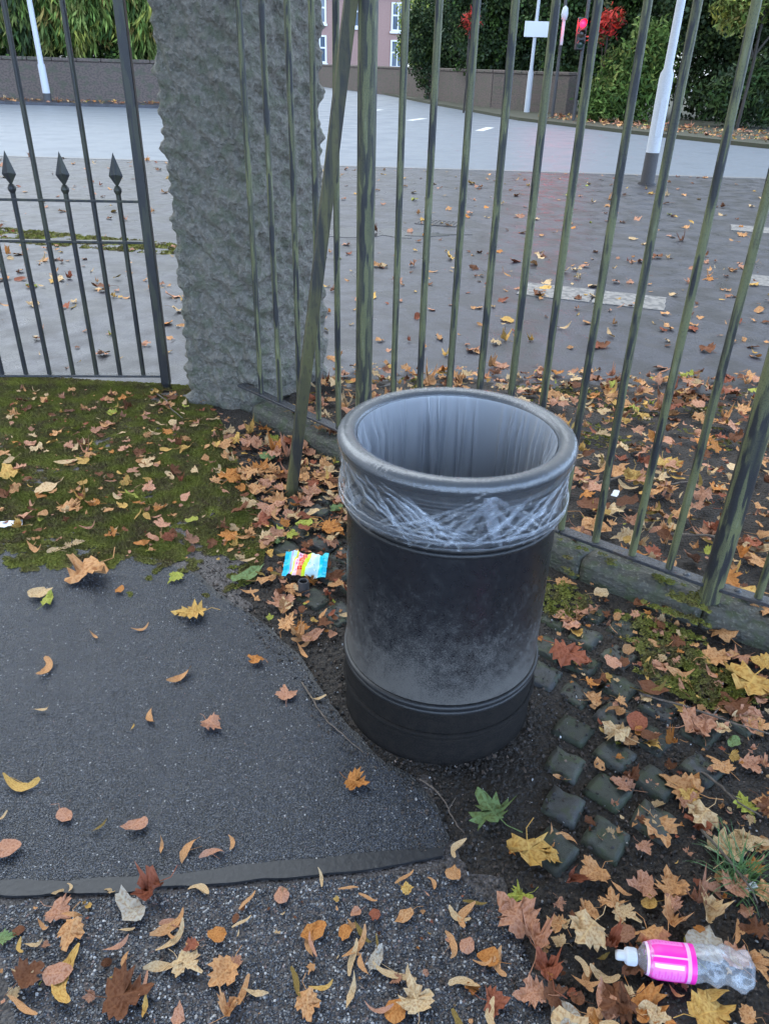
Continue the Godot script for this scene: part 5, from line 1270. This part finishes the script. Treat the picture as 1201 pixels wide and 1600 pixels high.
# ---------------------------------------------------------------- fallen leaves
func build_leaves() -> void:
	for e in LEAVES.split(";"):
		var f := e.split(" ")
		put_leaf(f[0].to_float(), f[1].to_float(), f[2], f[3], f[4].to_float(), f[5].to_float())
	var warm := ["t", "t", "p", "p", "p", "o", "r", "c", "c", "b", "y", "t", "b"]
	var paleish := ["c", "t", "t", "v", "c", "p", "y"]
	# single leaves that show most, between the placed ones
	var spots := [[[Vector2(0.62, -1.65), Vector2(1.2, -1.75), Vector2(1.35, -1.35), Vector2(0.95, -0.8), Vector2(0.35, -0.68), Vector2(0.28, -0.95), Vector2(0.6, -1.15)], 44, 0.045, 0.10], [[Vector2(-0.62, -3.2), Vector2(-0.12, -2.78), Vector2(-0.05, -2.35), Vector2(-0.40, -2.45), Vector2(-0.62, -2.85)], 34, 0.05, 0.11], [[Vector2(0.62, -2.32), Vector2(1.6, -1.75), Vector2(2.1, -2.6), Vector2(0.75, -2.9)], 40, 0.06, 0.13], [[Vector2(-0.72, -0.92), Vector2(0.15, -1.0), Vector2(0.26, -0.68), Vector2(-0.60, -0.66)], 26, 0.03, 0.065]]
	for s in spots:
		var box := Rect2(s[0][0], Vector2.ZERO)
		for p in s[0]: box = box.expand(p)
		var n := 0
		while n < s[1]:
			var x := rng.randf_range(box.position.x, box.end.x); var z := rng.randf_range(box.position.y, box.end.y)
			if not inside(s[0], x, z): continue
			n += 1
			var wing := rng.randf() < (0.7 if s[3] < 0.07 else 0.3)
			put_leaf(x, z, "W" if wing else ("M" if rng.randf() < 0.72 else ("O" if rng.randf() < 0.6 else "C")), (paleish[rng.randi() % 7] if wing else warm[rng.randi() % warm.size()]), rng.randf_range(s[2], s[3]), rng.randf() * 360.0, level(x, z) + rng.randf() * 0.012)
	label_leaves()
	# the rest, past counting: litter under and behind the railings, on the pavement and the verge
	var sets := [
		["leaf_litter", "dense fallen leaves covering the earth behind the railings", [Vector2(-0.45, -3.28), Vector2(0.6, -2.34), Vector2(1.1, -2.0), Vector2(2.8, -1.05), Vector2(4.2, -4.2), Vector2(-0.3, -4.2)], 3600, 0.015, 0.10, 0.03],
		["leaf_litter", "small leaf fragments and wings strewn over the park earth", [Vector2(0.3, -0.62), Vector2(0.30, -1.1), Vector2(0.62, -1.28), Vector2(0.45, -1.9), Vector2(0.7, -2.12), Vector2(1.5, -1.6), Vector2(1.5, -0.5)], 620, 0.012, 0.06, 0.008],
		["leaf_litter", "small leaf fragments drifted along the kerb by the gatepost", [Vector2(-0.85, -3.5), Vector2(-0.60, -3.38), Vector2(0.0, -2.75), Vector2(-0.05, -1.9), Vector2(-0.24, -1.72), Vector2(-0.42, -2.0), Vector2(-0.50, -2.5), Vector2(-0.7, -3.0)], 430, 0.015, 0.075, 0.014],
		["leaf_litter", "scattered small leaves on the mossy ground by the gate", [Vector2(-1.9, -3.7), Vector2(-0.95, -3.7), Vector2(-0.55, -2.9), Vector2(-0.45, -2.15), Vector2(-1.5, -2.25)], 480, 0.010, 0.07, 0.016],
		["leaf_litter", "leaf crumbs on the rough asphalt", [Vector2(-0.85, -0.95), Vector2(0.2, -1.05), Vector2(0.3, -0.6), Vector2(-0.8, -0.55)], 90, 0.008, 0.028, 0.001],
		["leaf_litter", "fallen leaves strewn over the near pavement", [Vector2(-4.0, -4.0), Vector2(-1.0, -4.0), Vector2(-0.6, -4.25), Vector2(4.2, -4.15), Vector2(5.5, -7.5), Vector2(-4.5, -7.5)], 620, 0.035, 0.12, 0.002],
		["leaf_litter", "fallen leaves strewn over the far pavement and kerb", [Vector2(-7.0, -7.5), Vector2(6, -7.2), Vector2(10, -14), Vector2(-9, -14.2)], 420, 0.05, 0.13, 0.002],
		["leaf_litter", "brown leaves banked along the verge across the road", [Vector2(5.0, -31.0), Vector2(7.4, -26), Vector2(9.8, -22.2), Vector2(14, -18.4), Vector2(16, -20), Vector2(9, -29), Vector2(6, -34)], 900, 0.08, 0.2, 0.05],
		["leaf_litter", "brown leaves banked below the far wall", [Vector2(-22, -31.4), Vector2(-8.6, -32.4), Vector2(-8.6, -34.0), Vector2(-22, -33.2)], 420, 0.08, 0.2, 0.05]]
	for s in sets:
		var o := Node3D.new(); o.name = numbered(s[0]); o.set_meta("kind", "stuff"); tag(o, s[1], "leaf litter"); add_child(o)
		var box := Rect2(s[2][0], Vector2.ZERO)
		for p in s[2]: box = box.expand(p)
		var buckets := {}
		var n := 0
		while n < s[3]:
			var x := rng.randf_range(box.position.x, box.end.x); var z := rng.randf_range(box.position.y, box.end.y)
			if not inside(s[2], x, z): continue
			if Vector2(x - BIN.x, z - BIN.z).length() < 0.275: continue
			n += 1
			var kind: String = ["M", "M", "M", "O", "W", "C", "M", "O", "W"][rng.randi() % 9]
			var key := "%s%d" % [kind, rng.randi() % 14]
			if not buckets.has(key): buckets[key] = [[], []]
			var size: float = lerpf(s[4], s[5], pow(rng.randf(), 1.9))
			buckets[key][0].append(Transform3D(Basis.from_euler(Vector3(rng.randfn() * 0.22, rng.randf() * TAU, rng.randfn() * 0.22)).scaled(Vector3.ONE * size), Vector3(x, level(x, z) + 0.003 + rng.randf() * s[6], z)))
			var tone: String = paleish[rng.randi() % 7] if kind == "W" else warm[rng.randi() % warm.size()]
			if rng.randf() < 0.025: tone = "l"
			buckets[key][1].append((mats.tones[tone] as Color).srgb_to_linear() * rng.randf_range(0.65, 1.15))
		for key in buckets:
			var mm := scatter("leaves", leaf(key[0], key.substr(1).to_int()), mats["litter%d" % (0 if key[0] in "MC" else 1)], buckets[key][0], buckets[key][1], o)
			mm.set_meta("kind", "stuff")

# ---------------------------------------------------------------- moss, grit, twigs, weeds
func build_small() -> void:
	# moss: low tufts crowding where it grows
	var r := RandomNumberGenerator.new(); r.seed = 3
	var a := Acc.new()
	for k in 9:
		var an := TAU * k / 9.0 + r.randf() * 0.5; var rad := r.randf_range(0.3, 1.0)
		var c := Vector3(cos(an), 0, sin(an)) * rad * 0.7
		var tip := c + Vector3(r.randfn() * 0.25, r.randf_range(0.5, 1.0) * (1.2 - rad * 0.6), r.randfn() * 0.25)
		var e := Vector3(-sin(an), 0, cos(an)) * 0.34
		a.flat(c - e, c + e, tip, c * 0.2 - Vector3(0, 1, 0))
		a.flat(c - e + Vector3(cos(an), 0, sin(an)) * 0.3, c + e, tip, c * 0.2 - Vector3(0, 1, 0))
	var tuft := a.mesh()
	var nz := FastNoiseLite.new(); nz.seed = 17; nz.frequency = 2.6; nz.fractal_octaves = 4
	var nf := FastNoiseLite.new(); nf.seed = 18; nf.frequency = 14.0; nf.fractal_octaves = 2
	var fields := [
		["low green moss carpeting the ground in front of the gate", [Vector2(-2.3, -3.95), Vector2(-1.0, -3.85), Vector2(-0.78, -3.35), Vector2(-0.60, -2.85), Vector2(-0.42, -2.45), Vector2(-0.42, -2.1), Vector2(-0.58, -1.98), Vector2(-1.0, -1.98), Vector2(-1.7, -1.95)], 105000, 0.016, 0.34],
		["moss growing along the railings' kerb and between the cobbles", [Vector2(0.42, -2.2), Vector2(0.62, -2.28), Vector2(1.02, -1.98), Vector2(1.5, -1.7), Vector2(1.45, -1.55), Vector2(0.9, -1.55), Vector2(0.6, -1.75)], 9000, 0.018, 0.0],
		["strips of moss on the earth behind the railings", [Vector2(-0.2, -4.05), Vector2(2.2, -3.95), Vector2(1.8, -3.1), Vector2(0.9, -3.1), Vector2(0.6, -3.5)], 4200, 0.02, -0.17],
		["mossy weedy strip across the wet drive beyond the gate", [Vector2(-6, -7.9), Vector2(-2.0, -7.0), Vector2(-1.6, -7.35), Vector2(-5.5, -8.5)], 9000, 0.05, 0.2]]
	for fi in fields.size():
		var f: Array = fields[fi]
		var box := Rect2(f[1][0], Vector2.ZERO)
		for p in f[1]: box = box.expand(p)
		var xf := []; var cols := []
		for n in f[2]:
			var x := rng.randf_range(box.position.x, box.end.x); var z := rng.randf_range(box.position.y, box.end.y)
			if not inside(f[1], x, z): continue
			var v: float = nz.get_noise_2d(x, z) + 0.35 * nf.get_noise_2d(x, z) + f[4]
			if fi == 0: v += 0.22 - 1.0 * smoothstep(-2.45, -1.95, z)
			if v < 0.0: continue
			var s: float = f[3] * rng.randf_range(0.4, 0.9)
			var y := level(x, z)
			if fi == 1:
				var k := behind_fence(x, z)
				y = 0.088 if k > -0.10 else (0.012 if k < -0.135 else 0.05)
			xf.append(Transform3D(Basis(Vector3.UP, rng.randf() * TAU).scaled(Vector3(s, s * rng.randf_range(0.35, 0.8) * (0.6 + minf(v, 0.5)), s)), Vector3(x, y - 0.001, z)))
			var g := rng.randf(); var w := clampf(0.5 + nf.get_noise_2d(x * 0.5 + 9.0, z * 0.5) * 1.2, 0, 1)
			cols.append(Color(0.17, 0.175, 0.04).lerp(Color(0.12, 0.092, 0.05), w).lerp(Color(0.25, 0.27, 0.065), g * g * 0.5))
		var o := scatter("moss", tuft, mats.moss, xf, cols)
		o.set_meta("kind", "stuff"); tag(o, f[0], "moss")
	# grit and crumbs of earth
	a = Acc.new()
	var ico := []
	for k in 7:
		var d := Vector3(cos(k * 2.4), 0.9 - 0.28 * k, sin(k * 2.4)).normalized() * r.randf_range(0.75, 1.1)
		ico.append(d * Vector3(1, 0.7, 1))
	for i in 7:
		for j in range(i + 1, 7):
			for k in range(j + 1, 7):
				# keep the faces of the convex hull
				var nn: Vector3 = (ico[j] - ico[i]).cross(ico[k] - ico[i])
				var pos := 0; var neg := 0
				for q in 7:
					if q in [i, j, k]: continue
					if nn.dot(ico[q] - ico[i]) > 0: pos += 1
					else: neg += 1
				if pos == 0 or neg == 0: a.flat(ico[i], ico[j], ico[k], Vector3.ZERO)
	var bit := a.mesh()
	var grits := [["dark crumbs of earth strewn round the bin and over the path edge", [Vector2(0.10, -0.55), Vector2(0.08, -1.05), Vector2(0.05, -1.25), Vector2(-0.14, -1.40), Vector2(-0.24, -1.62), Vector2(-0.48, -1.95), Vector2(-0.62, -2.1), Vector2(-0.72, -3.2), Vector2(-0.1, -2.72), Vector2(0.55, -2.15), Vector2(1.5, -1.5), Vector2(1.5, -0.5)], 22000, 0.0016, 0.0065, [Color(0.05, 0.038, 0.03), Color(0.03, 0.026, 0.022), Color(0.085, 0.06, 0.045), Color(0.045, 0.042, 0.042)]],
		["pale grit and chips of gravel on the earth and rough asphalt", [Vector2(-0.85, -0.55), Vector2(-0.85, -0.95), Vector2(0.12, -1.07), Vector2(0.0, -1.32), Vector2(-0.25, -1.6), Vector2(-0.4, -1.95), Vector2(0.5, -2.1), Vector2(1.2, -1.6), Vector2(1.2, -0.55)], 1100, 0.0014, 0.0048, [Color(0.30, 0.29, 0.28), Color(0.18, 0.17, 0.17), Color(0.42, 0.42, 0.42), Color(0.22, 0.16, 0.13)]]]
	for gidx in grits.size():
		var g: Array = grits[gidx]
		var xf := []; var cols := []
		var box := Rect2(g[1][0], Vector2.ZERO)
		for p in g[1]: box = box.expand(p)
		var n := 0
		while n < g[2]:
			var x := rng.randf_range(box.position.x, box.end.x); var z := rng.randf_range(box.position.y, box.end.y)
			if not inside(g[1], x, z): continue
			n += 1
			if Vector2(x - BIN.x, z - BIN.z).length() < 0.256: continue
			var s: float = lerpf(g[3], g[4], pow(rng.randf(), 2.5))
			xf.append(Transform3D(Basis.from_euler(Vector3(rng.randf() * 6, rng.randf() * 6, rng.randf() * 6)).scaled(Vector3.ONE * s), Vector3(x, level(x, z) + s * 0.2 - (0.003 if gidx == 0 else 0.0) + (0.0085 if n % 3 == 0 and x > 0.28 and z < -1.1 else 0.0), z)))
			cols.append(g[5][rng.randi() % g[5].size()] * rng.randf_range(0.7, 1.2))
		var o := scatter("gravel" if gidx else "soil_crumbs", bit, mats.grit, xf, cols)
		o.set_meta("kind", "stuff"); tag(o, g[0], "grit")
	# twigs
	var twigs := [
		["thin crooked twig on the asphalt at the foot of the bin", [Vector3(-0.215, 0.010, -1.605), Vector3(-0.185, 0.013, -1.55), Vector3(-0.166, 0.013, -1.511), Vector3(-0.13, 0.012, -1.455), Vector3(-0.095, 0.013, -1.42), Vector3(-0.036, 0.011, -1.360)], 0.0027],
		["short thin twig on the earth in front of the bin", [Vector3(0.105, 0.008, -1.285), Vector3(0.14, 0.012, -1.25), Vector3(0.165, 0.009, -1.213), Vector3(0.172, 0.009, -1.185), Vector3(0.185, 0.011, -1.155), Vector3(0.20, 0.010, -1.135)], 0.0022],
		["straight dry twig lying across the grass tuft", [Vector3(0.735, 0.02, -1.155), Vector3(0.76, 0.028, -1.09), Vector3(0.792, 0.024, -1.005), Vector3(0.80, 0.010, -0.985)], 0.0035],
		["long dry twig among leaves near the kerb", [Vector3(0.72, 0.012, -1.60), Vector3(0.82, 0.022, -1.545), Vector3(0.96, 0.018, -1.48), Vector3(1.10, 0.012, -1.43)], 0.0035],
		["bent twig beside the grass tuft", [Vector3(0.80, 0.010, -1.33), Vector3(0.83, 0.016, -1.28), Vector3(0.85, 0.018, -1.235), Vector3(0.90, 0.010, -1.20)], 0.0035],
		["pale twig on the moss beside the gate stile", [Vector3(-1.23, 0.012, -3.76), Vector3(-1.16, 0.018, -3.66), Vector3(-1.11, 0.016, -3.60), Vector3(-1.06, 0.014, -3.50), Vector3(-0.98, 0.012, -3.40)], 0.004],
		["grey stick in the leaves behind the railings", [Vector3(1.0, 0.075, -2.35), Vector3(1.15, 0.085, -2.33), Vector3(1.32, 0.07, -2.28), Vector3(1.45, 0.075, -2.24)], 0.006],
		["dark branch in the leaf litter behind the railings", [Vector3(0.80, 0.065, -2.72), Vector3(0.95, 0.08, -2.78), Vector3(1.15, 0.075, -2.74), Vector3(1.3, 0.065, -2.80)], 0.006]]
	for tw in twigs:
		a = Acc.new(); var pts: Array = tw[1]; var fine := []; var rad := []
		for i in pts.size() - 1:
			for k in 4: fine.append(pts[i].lerp(pts[i + 1], k / 4.0) + Vector3(r.randfn(), absf(r.randfn()), r.randfn()) * tw[2] * 0.35)
		fine.append(pts[-1])
		for i in fine.size(): rad.append(tw[2] * lerpf(1.0, 0.5, float(i) / fine.size()) * r.randf_range(0.85, 1.15))
		a.tube(fine, rad, 7)
		var mid: Vector3 = fine[fine.size() / 2]
		a.tube([mid, mid + Vector3(r.randf_range(0.01, 0.03), 0.006, r.randf_range(-0.03, 0.03))], [tw[2] * 0.6, tw[2] * 0.3], 5)
		tag(obj("twig", a.mesh(), mats.twig), tw[0], "twig", "twigs on the ground")
	# grass tuft
	var t := thing("grass_tuft", "green tuft of grass on the earth above the bottle", "grass", Vector3(0.785, 0, -1.045))
	a = Acc.new()
	for k in 130:
		var an := r.randf() * TAU; var len := r.randf_range(0.05, 0.135); var lean := r.randf_range(0.35, 1.25)
		var base := Vector3(r.randfn(), 0, r.randfn()) * 0.020
		var dir := Vector3(cos(an), 0, sin(an)); var side := Vector3(-sin(an), 0, cos(an)) * r.randf_range(0.0010, 0.0020)
		var q := PackedVector3Array()
		for i in 5:
			var s := i / 4.0
			var c := base + dir * len * sin(lean * s) * 0.95 + Vector3(0, len * s * cos(lean * s * 0.95) * 0.75, 0)
			q.append(c - side * (1.0 - s * 0.9)); q.append(c + side * (1.0 - s * 0.9))
		a.grid(q, 5, 2, false, Vector3.ZERO, true)
	var gm := plain(lin(0.075, 0.16, 0.045), 0.5); gm.backlight = Color(0.3, 0.3, 0.3)
	part("blades", a, gm, t).set_meta("kind", "stuff")
	# small weeds
	for wd in [[Vector3(-0.39, 0.0, -2.34), 0.045, 9, "small crinkled green weed among leaves beside the cobbles"], [Vector3(-0.185, 0.012, -2.555), 0.04, 6, "round-leaved green weed by the kerb next to the bin"], [Vector3(1.02, 0.0, -1.30), 0.04, 7, "little green weed near the kerb twig"], [Vector3(0.92, 0.0, -0.98), 0.035, 7, "tiny green weed right of the grass tuft"]]:
		t = thing("weed", wd[3], "weed", wd[0], "small weeds")
		for k in wd[2]:
			var an: float = TAU * k / wd[2] + r.randf() * 0.6
			var o := obj("leaf", leaf("O", k % 7), mats.leaf_g1, t)
			o.transform = Transform3D((Basis(Vector3.UP, an) * Basis(Vector3.RIGHT, -r.randf_range(0.1, 0.8))).scaled(Vector3.ONE * wd[1] * r.randf_range(0.6, 1.0)), Vector3(sin(an), 0.4, cos(an)) * wd[1] * 0.55)
	# road gully grate among leaves on the pavement
	t = thing("gully_grate", "dark iron drain grate sunk in the wet pavement", "drain grate", Vector3(0.50, 0.0, -8.98))
	t.rotation.y = -0.28
	a = Acc.new()
	for s in [[Vector3(0, 0, -0.14), Vector3(0.46, 0.02, 0.03)], [Vector3(0, 0, 0.14), Vector3(0.46, 0.02, 0.03)], [Vector3(-0.215, 0, 0), Vector3(0.03, 0.02, 0.25)], [Vector3(0.215, 0, 0), Vector3(0.03, 0.02, 0.25)]]: a.box(s[0], s[1], Basis(), 0.003)
	part("frame", a, mats.dark_paint, t)
	for k in 8:
		a = Acc.new(); a.box(Vector3(-0.175 + 0.05 * k, 0.001, 0), Vector3(0.022, 0.018, 0.249), Basis(), 0.003)
		part("slat", a, mats.dark_paint, t)
	a = Acc.new(); a.box(Vector3(0, 0.003, 0), Vector3(0.4, 0.004, 0.25), Basis(), 0.001)
	part("sump", a, mats.black, t)
	# puddles on the pavement
	var wm := plain(lin(0.03, 0.032, 0.036), 0.22)
	for pd in [[Vector2(-0.15, -8.3), 0.65, 0.22, 5]]:
		a = Acc.new(); var ring := []
		for k in 40:
			var an := TAU * k / 40.0; var q := 1.0 + 0.9 * nz.get_noise_2d(cos(an) * 0.6 + pd[3], sin(an) * 0.6)
			ring.append(pd[0] + Vector2(cos(an) * pd[1], sin(an) * pd[2]) * q)
		a.slab(poly_of(ring), -0.01, 0.004)
		ground_piece("water_puddle", a, wm)
